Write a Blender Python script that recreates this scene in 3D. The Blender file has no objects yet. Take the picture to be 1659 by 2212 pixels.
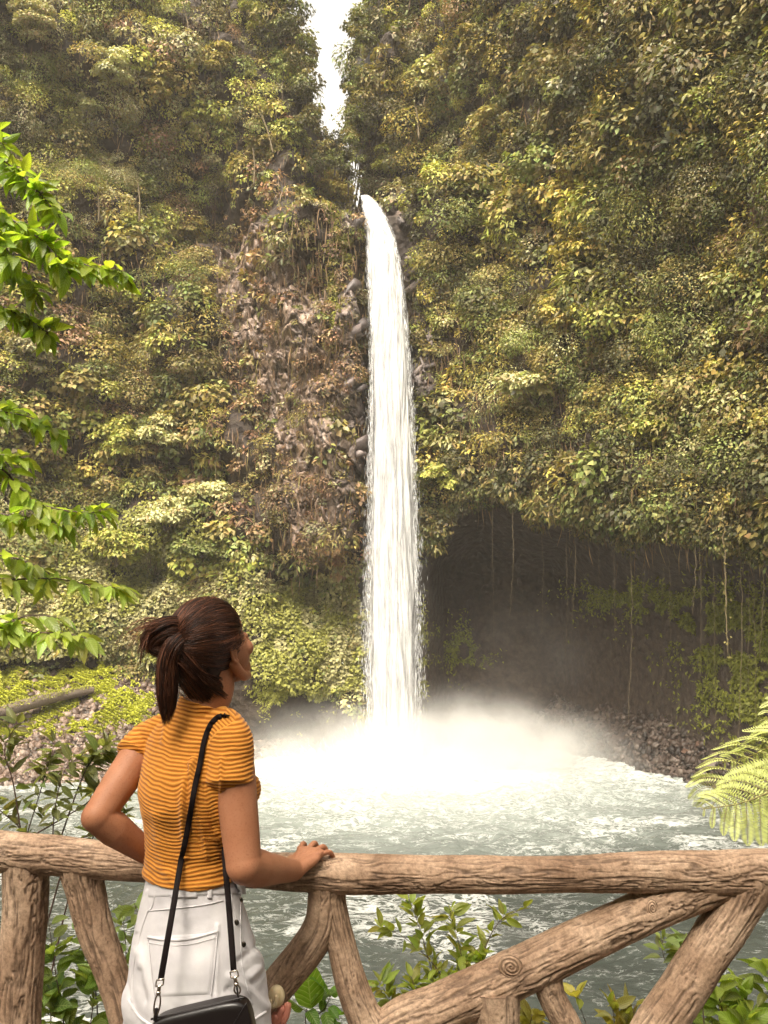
import bpy, bmesh, math, random
import numpy as np
from mathutils import Vector, Matrix
from mathutils.bvhtree import BVHTree

# ------------------------------------------------------------------ scene, camera, light
scene = bpy.context.scene
C = scene.collection
F0, CX, CY = 1662.0, 829.5, 1106.0          # focal length and centre of the 1659x2212 reading of the photograph
TILT = math.radians(8.35)
cam_d = bpy.data.cameras.new('camera'); cam = bpy.data.objects.new('camera', cam_d); C.objects.link(cam)
cam.location = (0, 0, 0); cam.rotation_euler = (math.radians(90) + TILT, 0, 0)
cam_d.sensor_fit = 'VERTICAL'; cam_d.sensor_height = 24; cam_d.lens = 24 * F0 / 2212.0
cam_d.clip_start = 0.05; cam_d.clip_end = 2000
scene.camera = cam
scene.view_settings.view_transform = 'Standard'; scene.view_settings.look = 'None'
scene.view_settings.exposure = 1.95; scene.view_settings.gamma = 1.0
cy = scene.cycles
cy.max_bounces = 6; cy.diffuse_bounces = 2; cy.glossy_bounces = 2; cy.transmission_bounces = 4
cy.transparent_max_bounces = 24; cy.volume_bounces = 2
cy.use_denoising = True
try:
    cy.denoiser = 'OPENIMAGEDENOISE'; cy.denoising_input_passes = 'RGB_ALBEDO_NORMAL'
except Exception: pass
cy.volume_step_rate = 1.0; cy.volume_max_steps = 256
cy.sample_clamp_indirect = 4.0

SUN_EL, SUN_AZ = math.radians(54), math.radians(202)   # azimuth clockwise from +Y
world = bpy.data.worlds.new("World"); scene.world = world; world.use_nodes = True
wn = world.node_tree; wn.nodes.clear()
sky = wn.nodes.new('ShaderNodeTexSky'); sky.sky_type = 'NISHITA'; sky.sun_disc = False
sky.sun_elevation = SUN_EL; sky.sun_rotation = SUN_AZ; sky.air_density = 1.0; sky.dust_density = 4.0
hs = wn.nodes.new('ShaderNodeHueSaturation'); hs.inputs['Saturation'].default_value = 0.12   # a flat layer of cloud
mx = wn.nodes.new('ShaderNodeMixRGB'); mx.blend_type = 'MULTIPLY'; mx.inputs[0].default_value = 1; mx.inputs[2].default_value = (1.0, .925, .81, 1)
bg = wn.nodes.new('ShaderNodeBackground'); bg.inputs[1].default_value = 0.15
wo = wn.nodes.new('ShaderNodeOutputWorld')
wn.links.new(sky.outputs[0], hs.inputs['Color']); wn.links.new(hs.outputs[0], mx.inputs[1])
wn.links.new(mx.outputs[0], bg.inputs[0]); wn.links.new(bg.outputs[0], wo.inputs[0])
sd = bpy.data.lights.new('sun', 'SUN'); sun = bpy.data.objects.new('sun', sd); C.objects.link(sun)
sd.energy = 1.5; sd.angle = math.radians(20); sd.color = (1, .915, .77)
_sv = Vector((math.sin(SUN_AZ) * math.cos(SUN_EL), math.cos(SUN_AZ) * math.cos(SUN_EL), math.sin(SUN_EL)))
sun.rotation_euler = _sv.to_track_quat('Z', 'Y').to_euler(); sun.location = (0, 0, 60)

# ------------------------------------------------------------------ helpers
WATER = -10.0
GROUND = -1.55
rng = np.random.default_rng(7)

def ray(x, y):
    """direction per unit of world Y, for reading x, y of the photograph"""
    x = np.asarray(x, float); y = np.asarray(y, float)
    u = (x - CX) / F0; v = (CY - y) / F0
    fy = math.cos(TILT) - v * math.sin(TILT); up = math.sin(TILT) + v * math.cos(TILT)
    return u / fy, up / fy
def P(x, y, Y):
    a, b = ray(x, y)
    return np.array([float(a) * Y, Y, float(b) * Y])
def proj(p):
    p = np.asarray(p, float)
    d = p[..., 1] * math.cos(TILT) + p[..., 2] * math.sin(TILT)
    v = (-p[..., 1] * math.sin(TILT) + p[..., 2] * math.cos(TILT)) / d
    return CX + F0 * p[..., 0] / d, CY - F0 * v

def norm(a):
    a = np.asarray(a, float)
    return a / np.maximum(np.linalg.norm(a, axis=-1, keepdims=True), 1e-9)
def sst(x, a, b):
    t = np.clip((x - a) / (b - a), 0, 1); return t * t * (3 - 2 * t)

def _hash(i, j, k, s):
    h = (i.astype(np.int64) * 73856093) ^ (j.astype(np.int64) * 19349663) ^ (k.astype(np.int64) * 83492791) ^ (s * 2654435761)
    h = (h ^ (h >> 13)) * 1274126177 & 0x7fffffff
    h = (h ^ (h >> 16)) * 2246822519 & 0x7fffffff
    return (h & 0xffff) / 65535.0
def vnoise(x, y, z=0.0, seed=0):
    x, y, z = np.broadcast_arrays(np.asarray(x, float), np.asarray(y, float), np.asarray(z, float))
    i, j, k = np.floor(x), np.floor(y), np.floor(z)
    fx, fy, fz = x - i, y - j, z - k
    fx, fy, fz = [t * t * (3 - 2 * t) for t in (fx, fy, fz)]
    r = 0
    for a in (0, 1):
        for b in (0, 1):
            for c in (0, 1):
                w = (fx if a else 1 - fx) * (fy if b else 1 - fy) * (fz if c else 1 - fz)
                r = r + w * _hash(i + a, j + b, k + c, seed)
    return r
def fbm(x, y, z=0.0, oct=4, seed=0, gain=.5):
    r, a, t = 0, 1, 0
    for o in range(oct):
        r = r + a * vnoise(np.asarray(x) * 2 ** o, np.asarray(y) * 2 ** o, np.asarray(z) * 2 ** o, seed + o * 17); t += a; a *= gain
    return r / t            # 0..1

def tag(o, label=None, cat=None, group=None, kind=None):
    if label: o['label'] = label
    if cat: o['category'] = cat
    if group: o['group'] = group
    if kind: o['kind'] = kind
    return o
def empty(name, loc, label, cat, group=None):
    o = bpy.data.objects.new(name, None); C.objects.link(o); o.location = tuple(float(q) for q in loc); o.empty_display_size = .2; ORG[o.name] = tuple(float(q) for q in loc)
    return tag(o, label, cat, group)
ORG = {}
def link(name, me, mat=None, parent=None):
    """vertices are in world metres; the object's origin is that of the thing it belongs to"""
    o = bpy.data.objects.new(name, me); C.objects.link(o)
    if mat: me.materials.append(mat)
    if parent is not None:
        org = ORG[parent.name]; me.transform(Matrix.Translation(-Vector(org))); o.parent = parent; ORG[o.name] = org
    else: ORG[o.name] = (0, 0, 0)
    return o

def make_mesh(name, V, Fc, col=None, uv=None, smooth=False, attrs=None):
    """V (n,3); Fc (m,k) array of equal polygons, or a list of such arrays; col per face"""
    if isinstance(Fc, np.ndarray): Fc = [Fc]
    Fc = [f for f in Fc if len(f)]
    me = bpy.data.meshes.new(name)
    V = np.asarray(V, np.float32)
    me.vertices.add(len(V)); me.vertices.foreach_set('co', V.ravel())
    loops = np.concatenate([f.ravel() for f in Fc]).astype(np.int32)
    tot = np.concatenate([np.full(len(f), f.shape[1], np.int32) for f in Fc])
    start = np.concatenate([[0], np.cumsum(tot)[:-1]]).astype(np.int32)
    me.loops.add(len(loops)); me.loops.foreach_set('vertex_index', loops)
    me.polygons.add(len(tot)); me.polygons.foreach_set('loop_start', start); me.polygons.foreach_set('loop_total', tot)
    if smooth: me.polygons.foreach_set('use_smooth', np.ones(len(tot), bool))
    me.update(calc_edges=True)
    if col is not None:
        a = me.attributes.new('Col', 'FLOAT_COLOR', 'FACE')
        c = np.ones((len(tot), 4), np.float32); c[:, :3] = col; a.data.foreach_set('color', c.ravel())
    if uv is not None:
        l = me.uv_layers.new(name='UVMap'); l.data.foreach_set('uv', np.asarray(uv, np.float32)[loops].ravel())
    for k, v in (attrs or {}).items():
        v = np.asarray(v, np.float32)
        if v.ndim == 1:
            a = me.attributes.new(k, 'FLOAT', 'POINT'); a.data.foreach_set('value', v)
        else:
            a = me.attributes.new(k, 'FLOAT_COLOR', 'POINT'); c = np.ones((len(v), 4), np.float32); c[:, :3] = v; a.data.foreach_set('color', c.ravel())
    me.validate()
    return me
def join(parts):
    """parts: list of (V, F) with F (m,4) arrays -> one (V, F)"""
    vs, fs, n = [], [], 0
    for v, f in parts:
        vs.append(v); fs.append(f + n); n += len(v)
    return np.concatenate(vs), np.concatenate(fs)

# ------------------------------------------------------------------ materials
def new_mat(name):
    m = bpy.data.materials.new(name); m.use_nodes = True
    nt = m.node_tree; b = nt.nodes['Principled BSDF']; return m, nt, b, nt.nodes['Material Output']
def N(nt, t, **kw):
    n = nt.nodes.new(t)
    for k, v in kw.items():
        if k in n.inputs.keys() if isinstance(k, str) else False: n.inputs[k].default_value = v
        else: setattr(n, k, v)
    return n
def noise_node(nt, scale, detail=5, rough=.6, coord=None, vec_scale=None):
    n = nt.nodes.new('ShaderNodeTexNoise'); n.inputs['Scale'].default_value = scale; n.inputs['Detail'].default_value = detail; n.inputs['Roughness'].default_value = rough
    if coord is None:
        coord = nt.nodes.new('ShaderNodeTexCoord').outputs['Object']
    if vec_scale is not None:
        m = nt.nodes.new('ShaderNodeMapping'); m.inputs['Scale'].default_value = vec_scale; nt.links.new(coord, m.inputs[0]); coord = m.outputs[0]
    nt.links.new(coord, n.inputs['Vector']); return n
def ramp(nt, inp, stops):
    r = nt.nodes.new('ShaderNodeValToRGB'); e = r.color_ramp.elements
    while len(e) > 1: e.remove(e[-1])
    e[0].position = stops[0][0]; e[0].color = (*stops[0][1], 1)
    for p, c in stops[1:]:
        q = e.new(p); q.color = (*c, 1)
    nt.links.new(inp, r.inputs[0]); return r
def bump(nt, b, h, strength=.5, dist=.05):
    n = nt.nodes.new('ShaderNodeBump'); n.inputs['Strength'].default_value = strength; n.inputs['Distance'].default_value = dist
    nt.links.new(h, n.inputs['Height']); nt.links.new(n.outputs[0], b.inputs['Normal']); return n
def mixc(nt, fac, a, b, blend='MIX'):
    m = nt.nodes.new('ShaderNodeMixRGB'); m.blend_type = blend
    for s, v in ((0, fac), (1, a), (2, b)):
        if isinstance(v, (int, float)): m.inputs[s].default_value = v
        elif isinstance(v, tuple): m.inputs[s].default_value = (*v, 1)
        else: nt.links.new(v, m.inputs[s])
    return m.outputs[0]
def attr(nt, name):
    a = nt.nodes.new('ShaderNodeAttribute'); a.attribute_name = name; return a

def leaf_mat(name, trans=.3, rough=.45, spec=.4, veins=False, tint=1.5):
    m, nt, b, out = new_mat(name)
    col = attr(nt, 'Col').outputs['Color']
    if veins:
        uvn = nt.nodes.new('ShaderNodeUVMap'); sep = nt.nodes.new('ShaderNodeSeparateXYZ'); nt.links.new(uvn.outputs[0], sep.inputs[0])
        # side veins: stripes along u, slanting with |v|; midrib at v = 0
        av = N(nt, 'ShaderNodeMath', operation='ABSOLUTE'); nt.links.new(sep.outputs[1], av.inputs[0])
        s1 = N(nt, 'ShaderNodeMath', operation='MULTIPLY_ADD'); nt.links.new(av.outputs[0], s1.inputs[0]); s1.inputs[1].default_value = -.25; nt.links.new(sep.outputs[0], s1.inputs[2])
        s2 = N(nt, 'ShaderNodeMath', operation='MULTIPLY'); nt.links.new(s1.outputs[0], s2.inputs[0]); s2.inputs[1].default_value = 55
        s3 = N(nt, 'ShaderNodeMath', operation='SINE'); nt.links.new(s2.outputs[0], s3.inputs[0])
        r1 = ramp(nt, s3.outputs[0], [(0, (0, 0, 0)), (.8, (0, 0, 0)), (1, (1, 1, 1))])
        r2 = ramp(nt, av.outputs[0], [(0, (1, 1, 1)), (.07, (0, 0, 0))])
        vn = mixc(nt, 1.0, r1.outputs[0], r2.outputs[0], 'LIGHTEN')
        nz = noise_node(nt, 30, 2)
        col = mixc(nt, .25, col, nz.outputs['Fac'], 'OVERLAY')
        f = N(nt, 'ShaderNodeMath', operation='MULTIPLY'); nt.links.new(vn, f.inputs[0]); f.inputs[1].default_value = .35
        col = mixc(nt, f.outputs[0], col, (.55, .6, .25))
        bump(nt, b, s3.outputs[0], .25, .004)
    nt.links.new(col, b.inputs['Base Color'])
    b.inputs['Roughness'].default_value = rough; b.inputs['Specular IOR Level'].default_value = spec
    tr = nt.nodes.new('ShaderNodeBsdfTranslucent')
    tc = mixc(nt, 1.0, col, (1.0 * tint, 1.0 * tint, .45 * tint), 'MULTIPLY'); nt.links.new(tc, tr.inputs['Color'])
    mx = nt.nodes.new('ShaderNodeMixShader'); mx.inputs[0].default_value = trans
    nt.links.new(b.outputs[0], mx.inputs[1]); nt.links.new(tr.outputs[0], mx.inputs[2]); nt.links.new(mx.outputs[0], out.inputs['Surface'])
    return m
M = {}
M['foliage'] = leaf_mat('foliage', .18, .55, .3)
M['leaf'] = leaf_mat('broad leaf', .52, .33, .5, veins=True, tint=2.0)
M['fern'] = leaf_mat('fern leaf', .35, .5, .3)

m, nt, b, out = new_mat('wet cliff rock'); M['rock'] = m
n1 = noise_node(nt, .35, 6, .65); n2 = noise_node(nt, 1.7, 8, .7)
zone = attr(nt, 'rockiness').outputs['Fac']
soil = ramp(nt, n2.outputs['Fac'], [(.3, (.011, .0055, .0032)), (.5, (.027, .0145, .008)), (.7, (.040, .027, .011))])
stone = ramp(nt, n2.outputs['Fac'], [(.3, (.05, .034, .026)), (.48, (.14, .098, .074)), (.62, (.26, .19, .145)), (.75, (.11, .08, .065))])
nt.links.new(mixc(nt, zone, soil.outputs[0], stone.outputs[0]), b.inputs['Base Color']); b.inputs['Roughness'].default_value = .7
vo = nt.nodes.new('ShaderNodeTexVoronoi'); vo.inputs['Scale'].default_value = 1.6; nt.links.new(nt.nodes.new('ShaderNodeTexCoord').outputs['Object'], vo.inputs['Vector'])
bb = mixc(nt, .5, n2.outputs['Fac'], vo.outputs['Distance']); bump(nt, b, bb, 1.0, .5)

m, nt, b, out = new_mat('stone chunk'); M['stone'] = m
c = attr(nt, 'Col').outputs['Color']; n2 = noise_node(nt, 9, 6, .7)
r = ramp(nt, n2.outputs['Fac'], [(.3, (.45, .45, .45)), (.6, (1.15, 1.1, 1.05))])
nt.links.new(mixc(nt, 1.0, c, r.outputs[0], 'MULTIPLY'), b.inputs['Base Color']); b.inputs['Roughness'].default_value = .42
bump(nt, b, n2.outputs['Fac'], .5, .08)

m, nt, b, out = new_mat('gravel bank'); M['bank'] = m
n1 = noise_node(nt, 2.5, 8, .75)
r = ramp(nt, n1.outputs['Fac'], [(.3, (.03, .02, .015)), (.5, (.10, .07, .055)), (.7, (.22, .17, .14))])
nt.links.new(r.outputs[0], b.inputs['Base Color']); b.inputs['Roughness'].default_value = .6; bump(nt, b, n1.outputs['Fac'], 1, .25)

m, nt, b, out = new_mat('bark'); M['bark'] = m
n1 = noise_node(nt, 6, 6, .7, vec_scale=(6, 6, 1))
r = ramp(nt, n1.outputs['Fac'], [(.3, (.05, .035, .025)), (.7, (.22, .17, .13))])
nt.links.new(r.outputs[0], b.inputs['Base Color']); b.inputs['Roughness'].default_value = .8; bump(nt, b, n1.outputs['Fac'], .7, .03)
m, nt, b, out = new_mat('dark twig'); M['twig'] = m
n1 = noise_node(nt, 60, 3)
r = ramp(nt, n1.outputs['Fac'], [(.3, (.035, .018, .013)), (.7, (.09, .05, .032))]); nt.links.new(r.outputs[0], b.inputs['Base Color']); b.inputs['Roughness'].default_value = .6

# ------------------------------------------------------------------ leaf clouds
def diamonds(base, direc, nrm, L, W, cup=.25):
    """small four-cornered leaves, (n,3) arrays"""
    n = len(base); d = norm(direc); s = norm(np.cross(d, nrm)); up = np.cross(s, d)
    L = np.asarray(L)[:, None]; W = np.asarray(W)[:, None]
    V = np.empty((n, 4, 3))
    V[:, 0] = base; V[:, 1] = base + d * L * .45 + s * W * .5 + up * W * cup
    V[:, 2] = base + d * L - up * L * .12; V[:, 3] = base + d * L * .45 - s * W * .5 + up * W * cup
    return V.reshape(-1, 3), np.arange(n * 4).reshape(n, 4)
_T = []
def broad_leaves(base, direc, nrm, L, W, droop=.25, fold=.2, seg=7, shape=.45):
    """modelled leaves: a grid of seg x 4, folded at the midrib and drooping at the tip; returns V, F, uv"""
    n = len(base); d = norm(direc); s = norm(np.cross(d, nrm)); up = np.cross(s, d)
    L = np.broadcast_to(np.asarray(L, float), (n,)); W = np.broadcast_to(np.asarray(W, float), (n,))
    t = np.linspace(0, 1, seg + 1); w = np.sin(np.pi * np.clip(t, 0, 1) ** (shape * 1.6)) ** .8; w[0] = .03; w[-1] = .02
    V = np.empty((n, seg + 1, 5, 3)); uv = np.empty((n, seg + 1, 5, 2))
    dr = np.broadcast_to(np.asarray(droop, float), (n,))
    wav = np.random.default_rng(n + 5).normal(size=(n, seg + 1, 5)) * .035
    for i in range(seg + 1):
        c = base + d * (L * t[i])[:, None] - up * (L * dr * t[i] ** 2)[:, None]
        for j, q in enumerate((-1, -.5, 0, .5, 1)):
            V[:, i, j] = c + s * (W * .5 * w[i] * q)[:, None] + up * (W * (fold * abs(q) * w[i] + wav[:, i, j] * (abs(q) > 0)))[:, None]
            uv[:, i, j, 0] = t[i]; uv[:, i, j, 1] = q
    g = np.arange((seg + 1) * 5).reshape(seg + 1, 5)
    f = np.stack([g[:-1, :-1], g[1:, :-1], g[1:, 1:], g[:-1, 1:]], -1).reshape(-1, 4)
    Fq = (np.arange(n)[:, None, None] * (seg + 1) * 5 + f[None]).reshape(-1, 4)
    return V.reshape(-1, 3), Fq, uv.reshape(-1, 2)

def smooth_path(pts, n):
    pts = np.asarray(pts, float)
    if len(pts) == 2: return pts[0] + (pts[1] - pts[0]) * np.linspace(0, 1, n)[:, None]
    q = np.vstack([2 * pts[0] - pts[1], pts, 2 * pts[-1] - pts[-2]])
    seg = len(pts) - 1; out = []
    for t in np.linspace(0, seg - 1e-6, n):
        i = int(t); f = t - i; a, b_, c, d = q[i:i + 4]
        out.append(.5 * ((2 * b_) + (-a + c) * f + (2 * a - 5 * b_ + 4 * c - d) * f ** 2 + (-a + 3 * b_ - 3 * c + d) * f ** 3))
    return np.array(out)
def frames(path):
    T = norm(np.gradient(path, axis=0)); A = np.empty_like(T); B = np.empty_like(T)
    a = np.cross(T[0], [0, 0, 1.0]);
    if np.linalg.norm(a) < .1: a = np.cross(T[0], [0, 1.0, 0])
    a = norm(a)
    for i in range(len(T)):
        a = norm(a - T[i] * np.dot(a, T[i])); A[i] = a; B[i] = np.cross(T[i], a)
    return T, A, B
def tube(path, rad, k=8, caps=True, flat=1.0, A0=None):
    """swept tube of quads; rad scalar or per point. the caps are closed by short rings"""
    path = np.asarray(path, float); n = len(path); rad = np.broadcast_to(np.asarray(rad, float), (n,)).copy()
    T, A, B = frames(path)
    if caps:
        path = np.vstack([path[0] - T[0] * rad[0] * .5, path, path[-1] + T[-1] * rad[-1] * .5])
        rad = np.concatenate([[rad[0] * .002], rad, [rad[-1] * .002]]); A = np.vstack([A[:1], A, A[-1:]]); B = np.vstack([B[:1], B, B[-1:]]); n += 2
    if A0 is not None:
        A = norm(np.asarray(A0, float) - np.sum(np.asarray(A0) * norm(np.gradient(path, axis=0)), 1, keepdims=True) * norm(np.gradient(path, axis=0)))
        B = np.cross(norm(np.gradient(path, axis=0)), A)
    th = np.linspace(0, 2 * np.pi, k, endpoint=False)
    V = path[:, None] + rad[:, None, None] * (np.cos(th)[None, :, None] * A[:, None] + flat * np.sin(th)[None, :, None] * B[:, None])
    g = np.arange(n * k).reshape(n, k); g2 = np.roll(g, -1, 1)
    Fq = np.stack([g[:-1], g[1:], g2[1:], g2[:-1]], -1).reshape(-1, 4)
    return V.reshape(-1, 3), Fq
PAL = dict(lime=(.22, .235, .055), olive=(.165, .148, .050), dark=(.060, .062, .025), grey=(.20, .195, .11), pale=(.31, .31, .145), yellow=(.28, .245, .062),
           tan=(.22, .155, .085), green=(.115, .135, .040), moss=(.30, .33, .03), white=(.44, .44, .31), brown=(.13, .085, .05))
PAL = {k: (v[0] * 1.20, v[1] * 1.11, v[2] * 1.08) for k, v in PAL.items()}
# ------------------------------------------------------------------ the cliffs: depth F(X, Z) of a wall with overhang, cave, ledge and gorge
LX = [-90, -60, -46, -40, -34, -27, -20, -14, -8, -4, 0, 2]
LY = [5, 25, 40, 52, 61, 65, 67, 66, 63, 61.5, 62.5, 63]
RX = [2, 4, 8, 12, 16, 20, 24, 30, 45, 70]
RY = [63, 60.5, 57.5, 54, 49, 43, 33, 22, 5, -5]
CXs = [0, 2, 4, 8, 15, 18, 20, 21.5, 24, 30, 45, 70]
CYs = [63, 64, 66, 69, 68, 62, 55, 47, 36, 25, 8, -3]
LIPX = [3, 5, 8.5, 12, 15, 18, 20, 24, 40]; LIPZ = [7.5, 9.5, 10.4, 9.2, 8.3, 6.2, 5.6, 4.5, 3]
XC = np.concatenate([LX, RX[1:]]); YC = np.concatenate([LY, RY[1:]])
def gapc(Z):      # centre line of the gorge above the lip, in X at about 68 m
    return np.interp(Z, [34, 38, 41, 46, 52, 58, 66, 80], [-1.2, -2.4, -3.6, -4.8, -5.0, -5.0, -4.6, -4.2])
def cliff_exact(X, Z):
    X = np.asarray(X, float); Z = np.asarray(Z, float)
    Y = np.interp(X, XC, YC)
    left = sst(-X, -1, 3)
    # mounds, gullies and ledges
    a = fbm(X * .11, Z * .09, seed=3) - .5; b = fbm(X * .33 + 9, Z * .25, seed=5) - .5; c = fbm(X * 1.1, Z * .7, seed=8) - .5
    up_ = sst(Z, 26, 40)
    rough = (7.0 + 4 * up_) * a + (3.8 + 2.4 * up_) * b + 1.3 * c
    fallz = np.exp(-((X - .6) / 3.2) ** 2) * (Z < 36)
    Y = Y + rough * (1 - .8 * fallz)
    # foot of the left wall comes forward in a green slope
    Y = Y - np.clip(13 - Z, 0, 16) * .30 * left * sst(-X, 5, 14)
    # rocky buttress beside the fall, undercut at its foot
    but = sst(X, -11, -7.5) * (1 - sst(X, -2.6, -1.2)) * (Z < 34)
    Y = Y - 2.2 * but * sst(Z, 4.2, 6.5) + 2.8 * but * (1 - sst(Z, 3.6, 5.2)) * sst(Z, -3, 2)
    # slanting rock rib
    Y = Y - 1.4 * np.exp(-((X + 7.6 - (24 - Z) * .30) / 1.1) ** 2) * sst(Z, 6, 12) * (1 - sst(Z, 26, 31)) * left
    # the ledge at the lip: the upper forest stands back
    Y = Y + left * sst(X, -30, -16) * 6.5 * sst(Z, 35.5, 41) + (1 - left) * (1 - sst(X, 5, 12)) * 5 * sst(Z, 37, 43)
    Y = Y + left * sst(-X, 18, 26) * 3 * sst(Z, 20, 30)
    # cave under the overhang on the other side
    lip = np.interp(X, LIPX, LIPZ) + 2.6 * (fbm(X * .5, 0 * X, seed=31) - .5)
    cave = (1 - sst(Z, lip - 5.0, lip + .6)) * sst(X, 2.2, 5.5)
    Yc = np.interp(X, CXs, CYs) + 1.5 * b + .6 * c
    Y = Y * (1 - cave) + Yc * cave
    Y = Y - 1.6 * np.exp(-((Z - lip - 2.2) / 2.2) ** 2) * sst(X, 4, 8)
    for hx_, hz_, rx_, rz_, dp in ((-20, 39, 2.4, 5, 3), (-14.5, 35, 2.2, 4.0, 5), (-29, 46, 2, 4, 2.5), (-24, 26, 3, 3.5, 3), (-17, 12.5, 3.2, 2.2, 3.5), (-19.5, 4.5, 2.2, 1.6, 3), (9, 36, 2, 5, 4), (14, 30, 2.5, 4, 3), (4, 44, 2, 5, 4)):
        Y = Y + dp * np.exp(-((X - hx_) / rx_) ** 2 - ((Z - hz_) / rz_) ** 2)
    # gorge
    g = np.abs(X - gapc(Z)); Y = Y + 24 * np.exp(-(g / 2.6) ** 2) * sst(Z, 35, 38)
    return Y
_ux = np.arange(-95, 75, .3); _uz = np.arange(-16, 112, .3)
_UX, _UZ = np.meshgrid(_ux, _uz, indexing='ij'); _UY = cliff_exact(_UX, _UZ)
def cliff_depth(X, Z):
    X, Z = np.broadcast_arrays(np.asarray(X, float), np.asarray(Z, float))
    a = np.clip((X + 95) / .3, 0, len(_ux) - 1.001); b = np.clip((Z + 16) / .3, 0, len(_uz) - 1.001); i = a.astype(int); j = b.astype(int); a = a - i; b = b - j
    return (_UY[i, j] * (1 - a) + _UY[i + 1, j] * a) * (1 - b) + (_UY[i, j + 1] * (1 - a) + _UY[i + 1, j + 1] * a) * b
GAP = [(0, 622, 785), (60, 660, 758), (100, 674, 748), (200, 682, 742), (250, 688, 738), (300, 704, 742), (350, 735, 758), (400, 762, 778), (428, 776, 781)]
GY = [g[0] for g in GAP]; GL = [g[1] for g in GAP]; GR = [g[2] for g in GAP]
def in_gap(x, y, pad=0.0):
    l = np.interp(y, GY, GL); r = np.interp(y, GY, GR)
    return (y < 430) & (x > l - pad) & (x < r + pad)

st = .42
gx = np.concatenate([np.arange(-88, -44, 1.5), np.arange(-44, 32, st), np.arange(32, 66, 1.5)]); gz = np.concatenate([np.arange(-13, 72, st), np.arange(72, 110, 2)])
GX, GZ = np.meshgrid(gx, gz, indexing='ij'); GYd = cliff_depth(GX, GZ)
px, py = proj(np.stack([GX, GYd, GZ], -1))
keep = ~in_gap(px, py, np.interp(py, [250, 330], [6, -4])) & ~((py <= 0) & (px > 622) & (px < 785) & (GX > -9) & (GX < 1))
def rock_zone(x, y):
    """how bare the stone is, 0..1, over readings x, y"""
    def el(cx, cyy, rx, ry, rot=0):
        c, s = math.cos(rot), math.sin(rot); u = ((x - cx) * c + (y - cyy) * s) / rx; w = (-(x - cx) * s + (y - cyy) * c) / ry
        return np.clip(1.25 - (u * u + w * w), 0, 1)
    r = np.maximum.reduce([el(600, 700, 110, 230, -.35), el(690, 1050, 80, 170, -.1), el(640, 900, 60, 160, -.6), el(752, 880, 40, 260), el(760, 470, 16, 50), el(905, 760, 30, 240),
                           el(872, 460, 18, 40), el(1650, 440, 34, 100), el(1100, 1050, 100, 22) * .9, el(1650, 640, 40, 35), el(1110, 770, 40, 26) * .8, el(240, 1090, 26, 50) * .4, el(185, 790, 22, 26) * .5])
    return r
RZ = rock_zone(px, py)
idx = np.arange(GX.size).reshape(GX.shape)
k4 = keep[:-1, :-1] & keep[1:, :-1] & keep[1:, 1:] & keep[:-1, 1:]
Fq = np.stack([idx[:-1, :-1], idx[1:, :-1], idx[1:, 1:], idx[:-1, 1:]], -1)[k4]
Vq = np.stack([GX, GYd, GZ], -1).reshape(-1, 3)
me = make_mesh('cliff', Vq, Fq, smooth=False, attrs={'rockiness': np.clip(RZ.ravel() * 1.3 + .16 * sst(4.0 - Vq[:, 2], 0, 7) * (Vq[:, 0] > 3), 0, 1)})
cliff = link('cliff', me, M['rock']); tag(cliff, 'steep dark rock wall of the gorge behind all the greenery', kind='structure')
for n_ in list(me.attributes):
    pass

TY = np.arange(14, 104, .3)
def hit(x, y):
    """first meeting of the sight line through x, y with the cliff: (point, ok)"""
    x = np.atleast_1d(np.asarray(x, float)); y = np.atleast_1d(np.asarray(y, float))
    out = np.full((len(x), 3), np.nan)
    for s in range(0, len(x), 4000):
        a, b = ray(x[s:s + 4000], y[s:s + 4000])
        X = a[:, None] * TY; Z = b[:, None] * TY
        h = TY[None] - cliff_depth(X, Z) > 0
        i = h.argmax(1); ok = h.any(1); Y = TY[i] - .15
        out[s:s + 4000] = np.where(ok[:, None], np.stack([a * Y, Y, b * Y], 1), np.nan)
    return out
def cliff_normal(p):
    e = .6
    dx = (cliff_depth(p[:, 0] + e, p[:, 2]) - cliff_depth(p[:, 0] - e, p[:, 2])) / (2 * e)
    dz = (cliff_depth(p[:, 0], p[:, 2] + e) - cliff_depth(p[:, 0], p[:, 2] - e)) / (2 * e)
    return norm(np.stack([np.clip(dx, -2.5, 2.5), -np.ones(len(p)), np.clip(dz, -2.5, 2.5)], 1))

# ------------------------------------------------------------------ ground, banks and water
SX = [-120, -60, -44, -34, -26, -20, -14, -10, -6, -3, 0, 5, 12, 17, 20, 22, 26, 45, 120]
SY = [-20, 24, 38, 46, 49, 51, 55, 58.5, 60.5, 61.5, 62.5, 64, 65, 58, 49.5, 42.5, 30, 6, -20]
def ground_exact(X, Y):
    X = np.asarray(X, float); Y = np.asarray(Y, float)
    s = Y - np.interp(X, SX, SY) - 2.0 * (fbm(X * .2, Y * .2, seed=41) - .5)
    far = WATER - .5 + np.clip(s, -6, 22) * .60 + .9 * (fbm(X * .45, Y * .45, seed=42) - .5) * (s > -2)
    far = np.minimum(far, -1.0 + .05 * s)
    near = GROUND - np.clip(Y - 2.9, 0, 40) * 1.05 + .3 * (fbm(X * .6, Y * .6, seed=43) - .5) * (Y > 3.2)
    return np.maximum(np.maximum(far, near), WATER - 3.0)
_hx = np.arange(-152, 152, .4); _hy = np.arange(-62, 162, .4)
_HX, _HY = np.meshgrid(_hx, _hy, indexing='ij'); _HZ = ground_exact(_HX, _HY)
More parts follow.
